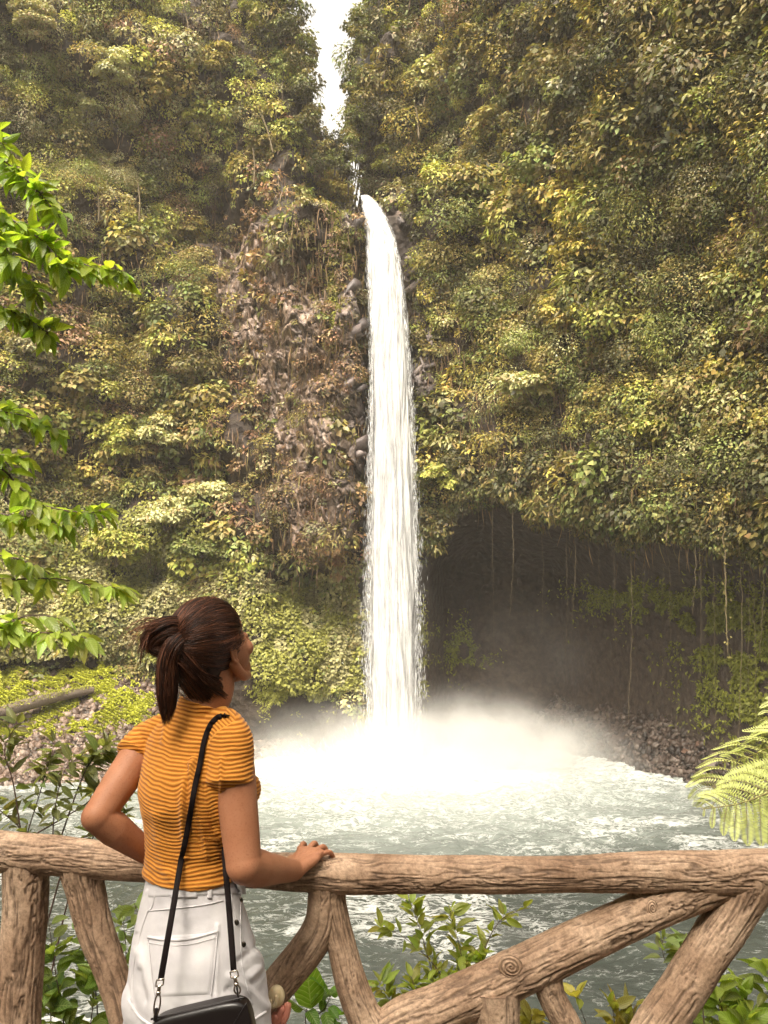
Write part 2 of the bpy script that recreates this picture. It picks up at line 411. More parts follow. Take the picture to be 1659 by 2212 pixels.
def ground_z(X, Y):
    X, Y = np.broadcast_arrays(np.asarray(X, float), np.asarray(Y, float))
    a = np.clip((X + 152) / .4, 0, len(_hx) - 1.001); b = np.clip((Y + 62) / .4, 0, len(_hy) - 1.001); i = a.astype(int); j = b.astype(int); a = a - i; b = b - j
    return (_HZ[i, j] * (1 - a) + _HZ[i + 1, j] * a) * (1 - b) + (_HZ[i, j + 1] * (1 - a) + _HZ[i + 1, j + 1] * a) * b
ax_ = np.concatenate([np.arange(-150, -46, 6), np.arange(-46, 30, .5), np.arange(30, 151, 6)]); ay_ = np.concatenate([np.arange(-60, 0, 5), np.arange(0, 6, .25), np.arange(6, 30, 1.2), np.arange(30, 76, .5), np.arange(76, 160, 6)])
AX, AY = np.meshgrid(ax_, ay_, indexing='ij'); AZ = ground_z(AX, AY)
idx = np.arange(AX.size).reshape(AX.shape)
Fg = np.stack([idx[:-1, :-1], idx[1:, :-1], idx[1:, 1:], idx[:-1, 1:]], -1).reshape(-1, 4)
g_ = link('ground', make_mesh('ground', np.stack([AX, AY, AZ], -1).reshape(-1, 3), Fg, smooth=True), M['bank']); tag(g_, 'stony gravel bank and bed of the pool', kind='structure')

# pool surface
FALL = np.array([.62, 59.0])
wx = np.concatenate([np.arange(-110, -34, 4), np.arange(-34, 27, .13), np.arange(27, 110, 4)]); wy = np.concatenate([np.arange(10, 20, .5), np.arange(20, 40, .10), np.arange(40, 70, .2), np.arange(70, 100, 4)])
WX, WY = np.meshgrid(wx, wy, indexing='ij')
dF = np.hypot((WX - FALL[0]) * .8, WY - FALL[1] + 2)
near_ = np.exp(-(dF / 17) ** 2)
# flow: ripples run out from the fall and then away to the near left
ux = WX + 2.2 * (fbm(WX * .12, WY * .12, seed=51) - .5) * 4; uy = WY + 2.2 * (fbm(WX * .12 + 40, WY * .12, seed=52) - .5) * 4
w1 = fbm(ux * .45, uy * .9, seed=53) - .5; w2 = 1 - 2 * np.abs(fbm(ux * 1.2, uy * 2.0, seed=54, oct=3) - .5); w3 = fbm(ux * 3, uy * 5, seed=55, oct=2) - .5
WZ = WATER + w1 * (.26 + .6 * near_) + (w2 - .8) * (.11 + .30 * near_) + w3 * .05
crest = w2
fo = fbm(ux * .16, uy * .22, seed=57, oct=4); fine = 1 - 2 * np.abs(fbm(ux * .9, uy * 1.7, seed=58, oct=5, gain=.62) - .5)
foam = .05 + .36 * sst(fo, .45, .66) + .22 * sst(fine, .8, .98)
milk = .75 * sst(dF, 28, 9) + .02
foam = foam * (.6 + .5 * sst(dF, 45, 22)) + .25 * sst(-WX, 3, 10) * sst(34 - WY, 0, 10)     # rapids running off on the near side
foam = np.clip(foam + .30 * sst(dF, 24, 8) + .7 * sst(dF, 11, 4), 0, 1.3)
idx = np.arange(WX.size).reshape(WX.shape)
Fw = np.stack([idx[:-1, :-1], idx[1:, :-1], idx[1:, 1:], idx[:-1, 1:]], -1).reshape(-1, 4)
me = make_mesh('water', np.stack([WX, WY, WZ], -1).reshape(-1, 3), Fw, smooth=True, attrs={'foam': foam.ravel(), 'milk': milk.ravel()})
m, nt, b, out = new_mat('pool water'); M['water'] = m
fa = attr(nt, 'foam').outputs['Fac']
nn = noise_node(nt, 3.2, 6, .7, vec_scale=(1, 1.7, 1))
n_a = noise_node(nt, .9, 7, .68, vec_scale=(1, 2.1, 1)); n_a.inputs['Distortion'].default_value = 1.4
s1 = N(nt, 'ShaderNodeMath', operation='SUBTRACT'); nt.links.new(n_a.outputs['Fac'], s1.inputs[0]); s1.inputs[1].default_value = .5
s2 = N(nt, 'ShaderNodeMath', operation='ABSOLUTE'); nt.links.new(s1.outputs[0], s2.inputs[0])          # thin curling lines of foam
s3 = N(nt, 'ShaderNodeMath', operation='MULTIPLY_ADD'); nt.links.new(s2.outputs[0], s3.inputs[0]); s3.inputs[1].default_value = -7.5; s3.inputs[2].default_value = .02
s4 = N(nt, 'ShaderNodeMath', operation='ADD'); nt.links.new(s3.outputs[0], s4.inputs[0]); nt.links.new(fa, s4.inputs[1])
fm = nt.nodes.new('ShaderNodeMapRange'); fm.inputs[1].default_value = .02; fm.inputs[2].default_value = 1.0; nt.links.new(s4.outputs[0], fm.inputs[0])
deep = noise_node(nt, .12, 3)
dc = ramp(nt, deep.outputs['Fac'], [(.35, (.028, .033, .028)), (.65, (.044, .051, .043))])
ml = attr(nt, 'milk').outputs['Fac']; dcm = mixc(nt, ml, dc.outputs[0], (.34, .375, .345))
nt.links.new(mixc(nt, fm.outputs[0], dcm, (.72, .73, .70)), b.inputs['Base Color'])
rg = N(nt, 'ShaderNodeMath', operation='MULTIPLY_ADD'); nt.links.new(fm.outputs[0], rg.inputs[0]); rg.inputs[1].default_value = .6; rg.inputs[2].default_value = .2
nt.links.new(rg.outputs[0], b.inputs['Roughness']); b.inputs['IOR'].default_value = 1.33
bump(nt, b, nn.outputs['Fac'], .4, .10)
pool = link('water', me, M['water']); tag(pool, 'choppy grey-green plunge pool streaked with white foam', kind='structure')

# ------------------------------------------------------------------ the waterfall
fall = empty('waterfall', (FALL[0], FALL[1], WATER), 'tall white waterfall plunging from the notch in the cliff into the pool', 'waterfall')
# outline read from the photograph: (y, left, right), and the depth of the sheet
OUTL = [(424, 778, 800), (440, 782, 818), (470, 784, 838), (510, 788, 856), (560, 790, 866), (620, 793, 874), (700, 796, 882), (800, 797, 889), (900, 796, 894), (1000, 795, 899), (1150, 794, 903), (1300, 792, 905),
        (1450, 792, 906), (1560, 797, 905), (1650, 800, 905), (1700, 800, 905)]
OY = [o[0] for o in OUTL]
def fall_depth(y): return np.interp(y, [424, 440, 480, 560, 700, 1200, 1650], [64.5, 62.5, 60.6, 59.8, 59.4, 59.2, 59.0])
def veil(scale, ny, nk, amp, seed, ymin=424, ymax=1690):
    ys = np.linspace(ymin, ymax, ny); V = np.empty((ny, nk, 3)); E = np.empty((ny, nk)); S = np.empty((ny, nk))
    th = np.linspace(0, 2 * np.pi, nk, endpoint=False)
    for i, y in enumerate(ys):
        l = np.interp(y, OY, [o[1] for o in OUTL]); r = np.interp(y, OY, [o[2] for o in OUTL]); Y = fall_depth(y)
        a = P(l, y, Y); c = P(r, y, Y); mid = (a + c) / 2; hw = (c[0] - a[0]) / 2 * scale; hd = np.clip(hw * .55, .2, 1.0)
        z = mid[2]
        zz = z + 1.5 * np.abs(np.cos(th)) ** 3
        nz = fbm(th * 5.5 / 1 + 3 * np.sin(zz * .12), zz * .16, seed=seed, oct=4) - .5
        n2 = fbm(th * 16, zz * .5, seed=seed + 3, oct=3) - .5
        rad = 1 + amp * nz * 2 + amp * .7 * n2
        V[i, :, 0] = mid[0] + hw * np.cos(th) * rad; V[i, :, 1] = mid[1] + hd * np.sin(th) * rad * 1.1; V[i, :, 2] = z
        E[i] = np.abs(np.cos(th)); S[i] = nz
    g = np.arange(ny * nk).reshape(ny, nk); g2 = np.roll(g, -1, 1)
    Fv = np.stack([g[:-1], g[1:], g2[1:], g2[:-1]], -1).reshape(-1, 4)
    return make_mesh('torrent', V.reshape(-1, 3), Fv, smooth=True, attrs={'edge': E.ravel()})
m, nt, b, out = new_mat('falling water'); M['fall'] = m
n1 = noise_node(nt, 1.0, 8, .7, vec_scale=(3.5, 3.5, .22)); n2 = noise_node(nt, 1.0, 5, .65, vec_scale=(1.2, 1.2, .35))
w_ = ramp(nt, n1.outputs['Fac'], [(.36, (.26, .26, .26)), (.48, (.46, .455, .45)), (.62, (.66, .655, .645))])
nt.links.new(w_.outputs[0], b.inputs['Base Color']); b.inputs['Roughness'].default_value = .6
bump(nt, b, mixc(nt, .4, n1.outputs['Fac'], n2.outputs['Fac']), .6, .5)
# frayed edges: the strands part where the sheet is thin
ed = attr(nt, 'edge').outputs['Fac']
e2 = ramp(nt, ed, [(.70, (0, 0, 0)), (1.0, (1, 1, 1))])
th_ = N(nt, 'ShaderNodeMath', operation='MULTIPLY_ADD'); nt.links.new(e2.outputs[0], th_.inputs[0]); th_.inputs[1].default_value = -.42; nt.links.new(n1.outputs['Fac'], th_.inputs[2])
al = ramp(nt, th_.outputs[0], [(.06, (0, 0, 0)), (.30, (1, 1, 1))])
nt.links.new(al.outputs[0], b.inputs['Alpha'])
ca = link('torrent', veil(.87, 420, 260, .15, 61), M['fall'], fall)
link('spray_veil', veil(.95, 380, 220, .20, 71), None, fall)
m, nt, b, out = new_mat('spray strands'); M['strands'] = m
n1 = noise_node(nt, 1.0, 8, .72, vec_scale=(5, 5, .3)); b.inputs['Base Color'].default_value = (.5, .5, .49, 1); b.inputs['Roughness'].default_value = .7
al = ramp(nt, n1.outputs['Fac'], [(.50, (0, 0, 0)), (.72, (.75, .75, .75))]); nt.links.new(al.outputs[0], b.inputs['Alpha'])
bpy.data.objects['spray_veil'].data.materials.append(M['strands'])
# thrown drops: streaks beside the sheet and fountains at its foot
r_ = np.random.default_rng(5); n = 5200
y = r_.uniform(450, 1650, n); side = r_.choice([-1, 1], n); l = np.interp(y, OY, [o[1] for o in OUTL]); rr_ = np.interp(y, OY, [o[2] for o in OUTL])
off = np.abs(r_.normal(0, 1, n)) * (2 + 9 * (y - 424) / 1200)
xx = np.where(side < 0, l - off + 9, rr_ + off - 9); Yd = fall_depth(y) + r_.normal(0, .7, n)
a_, b_ = ray(xx, y); B0 = np.stack([a_ * Yd, Yd, b_ * Yd], 1); ln = r_.uniform(.15, .8, n)
V1, F1 = diamonds(B0, np.tile([0, 0, -1.], (n, 1)) + r_.normal(0, .05, (n, 3)), r_.normal(0, 1, (n, 3)) + [0, -2, 0], ln, r_.uniform(.008, .024, n), 0)
n = 5000; ang = r_.uniform(0, 2 * np.pi, n); rad = np.abs(r_.normal(0, 2.6, n)); hgt = np.abs(r_.normal(0, 1.5, n)) * np.exp(-rad / 4)
B1 = np.stack([FALL[0] + rad * np.cos(ang) * 1.4, FALL[1] - .5 + rad * np.sin(ang), WATER + hgt], 1)
V2, F2 = diamonds(B1, np.stack([np.cos(ang) * .6, np.sin(ang) * .6, np.ones(n)], 1) + r_.normal(0, .2, (n, 3)), r_.normal(0, 1, (n, 3)) + [0, -1, 0], r_.uniform(.1, .6, n), r_.uniform(.02, .07, n), 0)
V3, F3 = join([(V1, F1), (V2, F2)])
m, nt, b, out = new_mat('drops'); M['drops'] = m; b.inputs['Base Color'].default_value = (.9, .9, .9, 1)
dr_ = link('drops', make_mesh('drops', V3, F3), M['drops'], fall); dr_['kind'] = 'stuff'

# ------------------------------------------------------------------ spray cloud over the pool, and the damp air of the gorge
def dome(name, c, rx, ry, rz, seg=20, ang=0):
    bm = bmesh.new(); bmesh.ops.create_icosphere(bm, subdivisions=3, radius=1)
    for v in bm.verts:
        v.co.x *= rx; v.co.y *= ry; v.co.z *= rz
    bmesh.ops.rotate(bm, verts=bm.verts, matrix=Matrix.Rotation(ang, 3, 'Y'))
    bmesh.ops.translate(bm, verts=bm.verts, vec=Vector(c))
    me = bpy.data.meshes.new(name); bm.to_mesh(me); bm.free(); return me
def mist_mat(name, dens, c, r, nscale=.25, soft=1.0, thr=.40, ang=0):
    m = bpy.data.materials.new(name); m.use_nodes = True; nt = m.node_tree; nt.nodes.clear()
    out = nt.nodes.new('ShaderNodeOutputMaterial'); pv = nt.nodes.new('ShaderNodeVolumePrincipled')
    pv.inputs['Color'].default_value = (.93, .92, .90, 1); pv.inputs['Anisotropy'].default_value = .1
    tc = nt.nodes.new('ShaderNodeTexCoord').outputs['Object']
    mp = nt.nodes.new('ShaderNodeMapping'); mp.vector_type = 'TEXTURE'; mp.inputs['Location'].default_value = c; mp.inputs['Scale'].default_value = r; mp.inputs['Rotation'].default_value = (0, ang, 0)
    nt.links.new(tc, mp.inputs[0])
    ln = N(nt, 'ShaderNodeVectorMath', operation='LENGTH'); nt.links.new(mp.outputs[0], ln.inputs[0])
    fall_ = nt.nodes.new('ShaderNodeMapRange'); fall_.interpolation_type = 'SMOOTHSTEP'; fall_.inputs[1].default_value = 1.0; fall_.inputs[2].default_value = 0.15 / soft; fall_.inputs[3].default_value = 0; fall_.inputs[4].default_value = 1
    nt.links.new(ln.outputs['Value'], fall_.inputs[0])
    nz = noise_node(nt, nscale, 4, .6, coord=tc, vec_scale=(1, 1, 1.3)); mr = nt.nodes.new('ShaderNodeMapRange'); mr.inputs[1].default_value = thr; mr.inputs[2].default_value = .68; mr.inputs[3].default_value = .12
    nt.links.new(nz.outputs['Fac'], mr.inputs[0])
    a = N(nt, 'ShaderNodeMath', operation='MULTIPLY'); nt.links.new(fall_.outputs[0], a.inputs[0]); nt.links.new(fall_.outputs[0], a.inputs[1])
    a0 = N(nt, 'ShaderNodeMath', operation='MULTIPLY'); nt.links.new(a.outputs[0], a0.inputs[0]); nt.links.new(fall_.outputs[0], a0.inputs[1])
    a1 = N(nt, 'ShaderNodeMath', operation='MULTIPLY'); nt.links.new(a0.outputs[0], a1.inputs[0]); nt.links.new(mr.outputs[0], a1.inputs[1])
    a2 = N(nt, 'ShaderNodeMath', operation='MULTIPLY'); nt.links.new(a1.outputs[0], a2.inputs[0]); a2.inputs[1].default_value = dens
    nt.links.new(a2.outputs[0], pv.inputs['Density']); nt.links.new(pv.outputs[0], out.inputs['Volume'])
    try: m.cycles.volume_step_rate = 1.0
    except Exception: pass
    return m
MIST = [('spray_mist', (1.5, 54.0, -9.4), (21, 18, 6.4), .55, .36, 'dense white cloud of spray boiling over the pool at the foot of the waterfall', 0),
        ('spray_mist', (9.5, 56.5, -8.4), (15.5, 11, 5.4), .40, .30, 'thin drifting spray trailing across the pool toward the dark cave', math.radians(12)),
        ('spray_mist', (11.5, 60.0, -2.5), (13, 8, 8.5), .014, .2, 'faint veil of spray hanging inside the dark cave', 0),
        ('spray_mist', (.6, 59.6, 1.0), (4.6, 3.4, 17), .30, .5, 'narrow plume of spray wrapped round the lower half of the falling water', 0)]
for nm, c, r, d, ns, lb, an in MIST:
    o = link(nm, dome(nm, c, r[0], r[1], r[2], ang=an), mist_mat(nm, d, c, r, ns, ang=an)); tag(o, lb, 'mist', kind='stuff')
bm = bmesh.new(); bmesh.ops.create_cube(bm, size=1)
for v in bm.verts: v.co = Vector((v.co.x * 320, v.co.y * 260 + 60, v.co.z * (112 + 15) + 48.5))
me = bpy.data.meshes.new('haze'); bm.to_mesh(me); bm.free()
m = bpy.data.materials.new('haze'); m.use_nodes = True; nt = m.node_tree; nt.nodes.clear(); out = nt.nodes.new('ShaderNodeOutputMaterial'); pv = nt.nodes.new('ShaderNodeVolumePrincipled')
pv.inputs['Color'].default_value = (.98, .93, .86, 1); pv.inputs['Density'].default_value = .0005; nt.links.new(pv.outputs[0], out.inputs['Volume'])
hz = link('haze', me, m); tag(hz, 'pale damp air filling the gorge', kind='stuff')
# ------------------------------------------------------------------ greenery on the cliffs
def lipline(x): return np.interp(x, [880, 905, 940, 1000, 1060, 1100, 1200, 1300, 1450, 1560, 1700, 2000], [1190, 1180, 1150, 1075, 1050, 1080, 1120, 1140, 1165, 1175, 1180, 1200])
def shore_top(x): return 22 + np.interp(x, [-300, 0, 200, 300, 560, 650, 720, 790, 900], [1395, 1400, 1385, 1400, 1440, 1470, 1500, 1540, 1560])
MIXES = dict(   # what grows where: (palette, weight)
    upleft=[('olive', 4), ('grey', 4), ('green', 3), ('dark', 2.5), ('lime', 3), ('brown', .8)],
    upright=[('olive', 5), ('yellow', 2), ('dark', 3), ('green', 3), ('grey', 2.5), ('lime', 1.5), ('tan', .3)],
    midright=[('yellow', 2.4), ('olive', 5), ('green', 3), ('dark', 3), ('pale', 1.8), ('lime', 1.2), ('tan', .2)],
    rocky=[('tan', 3), ('olive', 4.5), ('brown', 3), ('green', 1.5), ('grey', 2)],
    midleft=[('olive', 4), ('lime', 2), ('tan', .8), ('green', 2.4), ('yellow', 1.4), ('brown', .5)],
    lowleft=[('pale', 3), ('lime', 3), ('green', 3), ('olive', 2)],
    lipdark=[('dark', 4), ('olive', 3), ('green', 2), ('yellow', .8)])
def zone_name(x, y):
    z = np.full(len(x), 'upleft', dtype=object)
    z[(x > 800) & (y <= 560)] = 'upright'; z[(x > 800) & (y > 560)] = 'midright'
    z[(x <= 800) & (y > 480)] = 'midleft'; z[(x <= 800) & (y > 400) & (x > 430 + (y - 400) * .12) & (y < 1240)] = 'rocky'
    z[(x <= 800) & (y > 1040 + .25 * x)] = 'lowleft'
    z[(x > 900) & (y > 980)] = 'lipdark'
    return z
def visible_ok(x, y):
    ok = ~in_gap(x, y, -3) & ~((np.abs(x - 846) < 52) & (y > 440)) & ~((y < 0) & (x > 645) & (x < 770))
    ok &= ~((x > 880) & (y > lipline(x) + 14 * np.sin(x * .05)))
    ok &= ~((x <= 880) & (y > shore_top(x)))
    return ok
def scatter(n, seed, box=(-260, -260, 1930, 1560)):
    r = np.random.default_rng(seed)
    x = r.uniform(box[0], box[2], n); y = r.uniform(box[1], box[3], n)
    ok = visible_ok(x, y); x, y = x[ok], y[ok]
    p = hit(x, y); ok = ~np.isnan(p[:, 0]) & (p[:, 1] < 88); return x[ok], y[ok], p[ok]
def clump_leaves(cen, nrm, rad, colr, dens, seed, size=.26, droop=.5, squash=.75, vary=True):
    """leaves on the outer shell of rounded clumps; arrays per clump"""
    r = np.random.default_rng(seed)
    kf = fbm(cen[:, 0] * .22 + 3, cen[:, 2] * .22, seed=55, oct=2); sz = np.where(kf > .58, 1.55, np.where(kf < .42, .68, 1.0)) * r.uniform(.85, 1.15, len(cen)) if vary else np.ones(len(cen))
    cnt = np.maximum(6, (dens * rad ** 1.8 / sz ** 1.35).astype(int)); i = np.repeat(np.arange(len(cen)), cnt); n = len(i)
    d = norm(r.normal(size=(n, 3))); nn = norm(nrm[i] + np.array([0, 0, .55]))
    dot = np.sum(d * nn, 1, keepdims=True); d = np.where(dot < -.15, d - 2 * dot * nn, d)
    q = rad[i] * (.62 + .42 * r.random(n)) * (.8 + .4 * vnoise(d[:, 0] * 2 + i, d[:, 1] * 2, d[:, 2] * 2, 3))
    ell = np.stack([r.uniform(.8, 1.5, len(cen)), np.full(len(cen), .85), squash * r.uniform(.7, 1.5, len(cen))], 1)[i] if vary else np.array([1, .85, squash])
    p = cen[i] + d * q[:, None] * ell
    ln = norm(d * .9 + np.array([0, -.15, .75]) + r.normal(0, .42, (n, 3)))
    tip = norm(d * .8 + r.normal(0, .6, (n, 3)) + np.array([0, 0, -droop])); tip = norm(tip - ln * np.sum(tip * ln, 1, keepdims=True) * .8)
    L = size * (.6 + .8 * r.random(n)) * np.clip(cen[i][:, 1] / 58, .6, 1.15) ** .5
    L = L * sz[i]
    asp = r.choice([.28, .45, .62, .8], len(cen), p=[.25, .3, .3, .15])[i] if vary else .5
    V, Fq = diamonds(p, tip, ln, L * np.where(asp < .3, 1.25, 1), L * (asp + .15 * r.random(n)), .12)
    br = (.62 + .65 * r.random((n, 1)) ** 1.3)
    c = colr[i] * br * 1.25; c = c * (1 + r.normal(0, .08, (n, 3)))
    hi = r.random(n) < .04; c[hi] = c[hi] * 1.4 + .02
    return V, Fq, np.clip(c, .008, .6)
def pick_cols(zones, r):
    out = np.empty((len(zones), 3))
    for z in set(zones):
        i = np.where(zones == z)[0]; nm, w = zip(*MIXES[z]); w = np.array(w) / sum(w)
        out[i] = np.array([PAL[k] for k in nm])[r.choice(len(nm), len(i), p=w)]
    return out * r.uniform(.75, 1.25, (len(zones), 1))

def carpet(name, label, xlo, xhi, seed, n):
    x, y, p = scatter(n, seed, (xlo, -260, xhi, 1570)); r = np.random.default_rng(seed + 1)
    rz = rock_zone(x, y); keep_ = r.random(len(x)) > rz * np.where(x > 1500, 1.0, .38); x, y, p = x[keep_], y[keep_], p[keep_]
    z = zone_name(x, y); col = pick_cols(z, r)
    # plants of one kind grow together
    pn = fbm(p[:, 0] * .16, p[:, 2] * .16, seed=77, oct=3)
    band = np.where(pn > .55, 1.25, np.where(pn < .43, .78, 1.0)); col = col * band[:, None]
    nr = cliff_normal(p)
    base = np.where(z == 'lowleft', .62, np.where(z == 'rocky', .42, .74)); base = np.where((x > 800) & (y > 500), .66, base)
    rad = base * np.exp(r.normal(0, .45, len(x))); rad = np.clip(rad, .22, 2.3); rad = np.where((y > 1230) & (x < 800), np.clip(rad, .2, .65), rad)
    cen = p + nr * (rad * .35)[:, None]
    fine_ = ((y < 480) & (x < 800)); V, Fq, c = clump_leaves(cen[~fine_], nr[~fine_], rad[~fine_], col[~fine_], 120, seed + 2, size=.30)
    if fine_.any():
        V2, F2, c2 = clump_leaves(cen[fine_], nr[fine_], rad[fine_], col[fine_] * 1.3, 170, seed + 3, size=.235, droop=.9); Fq = np.vstack([Fq, F2 + len(V)]); V = np.vstack([V, V2]); c = np.vstack([c, c2])
    o = link('undergrowth', make_mesh(name, V, Fq, c), M['foliage']); tag(o, label, kind='stuff')
    # mats of hanging stems and dry roots
    ns = n; x, y, p = scatter(ns, seed + 5, (xlo, -200, xhi, 1300)); rz = rock_zone(x, y)
    w = .35 + .5 * (zone_name(x, y) == 'rocky') + .4 * ((x > 860) & (y > 560)) + .3 * rz; k_ = r.random(len(x)) < w; x, y, p = x[k_], y[k_], p[k_]; n_ = len(x)
    rep = 3; p = np.repeat(p, rep, 0) + r.normal(0, .35, (n_ * rep, 3)); nr = cliff_normal(p); p[:, 1] = cliff_depth(p[:, 0], p[:, 2]); n_ = len(p)
    ln_ = r.uniform(.4, 2.0, n_); B = p + nr * r.uniform(.15, .9, n_)[:, None]
    c = np.array([PAL['tan'], PAL['brown'], PAL['olive'], PAL['brown']])[r.integers(0, 4, n_)] * r.uniform(.6, 1.4, (n_, 1))
    V, Fq = diamonds(B, np.tile([0, 0, -1.], (n_, 1)) + r.normal(0, .16, (n_, 3)), nr + r.normal(0, .4, (n_, 3)), ln_, r.uniform(.03, .10, n_), 0)
    o = link('hanging_roots', make_mesh(name + ' roots', V, Fq, c), M['foliage']); return o
o = carpet('left undergrowth', 'dense tropical undergrowth covering the cliff beside the bare rock buttress', -800, 850, 101, 7600); tag(o, 'dry brown roots and stems matted over the rock buttress', kind='stuff')
o = carpet('right undergrowth', 'yellowish creepers and leafy undergrowth draping the overhang above the cave', 850, 2350, 201, 7600); tag(o, 'brown hanging stems matted among the creepers above the cave', kind='stuff')

# fine ivy carpet low on the left slope, and a fringe over the cave mouth
r = np.random.default_rng(9)
x = r.uniform(-250, 790, 60000); y = r.uniform(1060, 1500, 60000); ok = visible_ok(x, y) & (y > 1090 + .18 * x + 60 * np.sin(x * .013)) & (rock_zone(x, y) < .25); x, y = x[ok], y[ok]
p = hit(x, y); ok = ~np.isnan(p[:, 0]); p = p[ok]; x = x[ok]; y = y[ok]; nr = cliff_normal(p); n = len(p); gp = fbm(p[:, 0] * .5, p[:, 2] * .5, seed=91)
B = p + nr * (r.uniform(.15, .35, n) + .9 * gp)[:, None]
ln = norm(nr + np.array([0, -.2, .9]) + r.normal(0, .4, (n, 3))); tip = norm(r.normal(0, .6, (n, 3)) + [0, -.5, -.6])
c = np.where((gp > .5)[:, None], PAL['lime'], PAL['pale']) * r.uniform(.6, 1.35, (n, 1)); L = r.uniform(.18, .42, n)
V, Fq = diamonds(B, tip, ln, L, L * .75, .1)
o = link('ivy', make_mesh('ivy', V, Fq, np.clip(c, 0, .5)), M['foliage']); tag(o, 'carpet of small bright ivy leaves on the slope above the mossy stones', kind='stuff')
xs = r.uniform(900, 1930, 900); ys = lipline(xs) + r.normal(0, 16, 900) - 10; pp = hit(xs, ys); ok = ~np.isnan(pp[:, 0]); pp = pp[ok]
pp[:, 1] = np.minimum(pp[:, 1], cliff_depth(pp[:, 0], pp[:, 2] + 2.5) + .4)
nr = cliff_normal(pp + [0, 0, 2.5]); rad = r.uniform(.3, 1.0, len(pp))
V, Fq, c = clump_leaves(pp, nr, rad, np.array([PAL['dark'], PAL['olive'], PAL['green']])[r.integers(0, 3, len(pp))] * .9, 110, 301, size=.24, droop=1.4)
o = link('fringe', make_mesh('fringe', V, Fq, c), M['foliage']); tag(o, 'ragged leafy fringe hanging over the mouth of the cave', kind='stuff')
# moss inside the cave and beside the fall
def patch(name, label, spots, n, colr, seed, size=.10, lift=.12):
    r = np.random.default_rng(seed); Bs, Ns = [], []
    for (cx, cyy, rx, ry) in spots:
        m_ = int(n * rx * ry / sum(s[2] * s[3] for s in spots)); a = r.normal(0, .5, (m_, 2)); x = cx + a[:, 0] * rx; y = cyy + a[:, 1] * ry
        k_ = fbm(x * .035, y * .035, seed=seed + 3) > .47; p = hit(x[k_], y[k_]); p = p[~np.isnan(p[:, 0])]; Bs.append(p); Ns.append(cliff_normal(p))
    B = np.concatenate(Bs); nn = np.concatenate(Ns); m_ = len(B)
    V, Fq = diamonds(B + nn * r.uniform(.02, lift, m_)[:, None], r.normal(0, .6, (m_, 3)) + [0, -.2, -.5], norm(nn + [0, 0, .6] + r.normal(0, .4, (m_, 3))), r.uniform(.5, 1.6, m_) * size * 2, r.uniform(.5, 1.4, m_) * size, .1)
    c = np.array(colr) * r.uniform(.5, 1.2, (m_, 1)); o = link('moss', make_mesh(name, V, Fq, c), M['foliage']); tag(o, label, kind='stuff')
patch('cave moss', 'yellow-green moss on the back wall of the cave near the fern', [(1600, 1420, 120, 150), (1480, 1330, 120, 70), (1330, 1290, 110, 40), (1640, 1560, 60, 100), (1360, 1163, 36, 14), (1000, 1400, 60, 60)], 26000, (.20, .21, .03), 401, .14)
patch('fallside moss', 'bright moss and wet grass clinging to the rock either side of the waterfall', [(740, 640, 30, 110), (745, 520, 40, 60), (690, 430, 80, 50), (912, 1420, 10, 110), (905, 980, 10, 80), (690, 1420, 60, 90), (640, 1440, 70, 60), (750, 1400, 30, 90), (600, 1500, 50, 40), (920, 620, 30, 60)], 30000, (.27, .27, .045), 411, .13)

# the bare stone itself: blocks and slanting columns, each face at its own angle
def facets(U, W, seed):
    i0, j0 = np.floor(U), np.floor(W); best = np.full(U.shape, 1e9); sec = np.full(U.shape, 1e9); out = np.zeros(U.shape); hid = np.zeros(U.shape)
    for a in (-1, 0, 1):
        for b_ in (-1, 0, 1):
            ci, cj = i0 + a, j0 + b_; z0 = 0 * ci; cu = ci + .15 + .7 * _hash(ci, cj, z0, seed); cw = cj + .15 + .7 * _hash(ci, cj, z0, seed + 1); du, dw = U - cu, W - cw; d = du * du + dw * dw
            val = (_hash(ci, cj, z0, seed + 2) - .5) + du * (_hash(ci, cj, z0, seed + 3) - .5) * 1.6 + dw * (_hash(ci, cj, z0, seed + 4) - .5) * 1.6
            m_ = d < best; sec = np.where(m_, best, np.minimum(sec, d)); out = np.where(m_, val, out); hid = np.where(m_, _hash(ci, cj, z0, seed + 5), hid); best = np.where(m_, d, best)
    return out, hid, np.sqrt(sec) - np.sqrt(best)
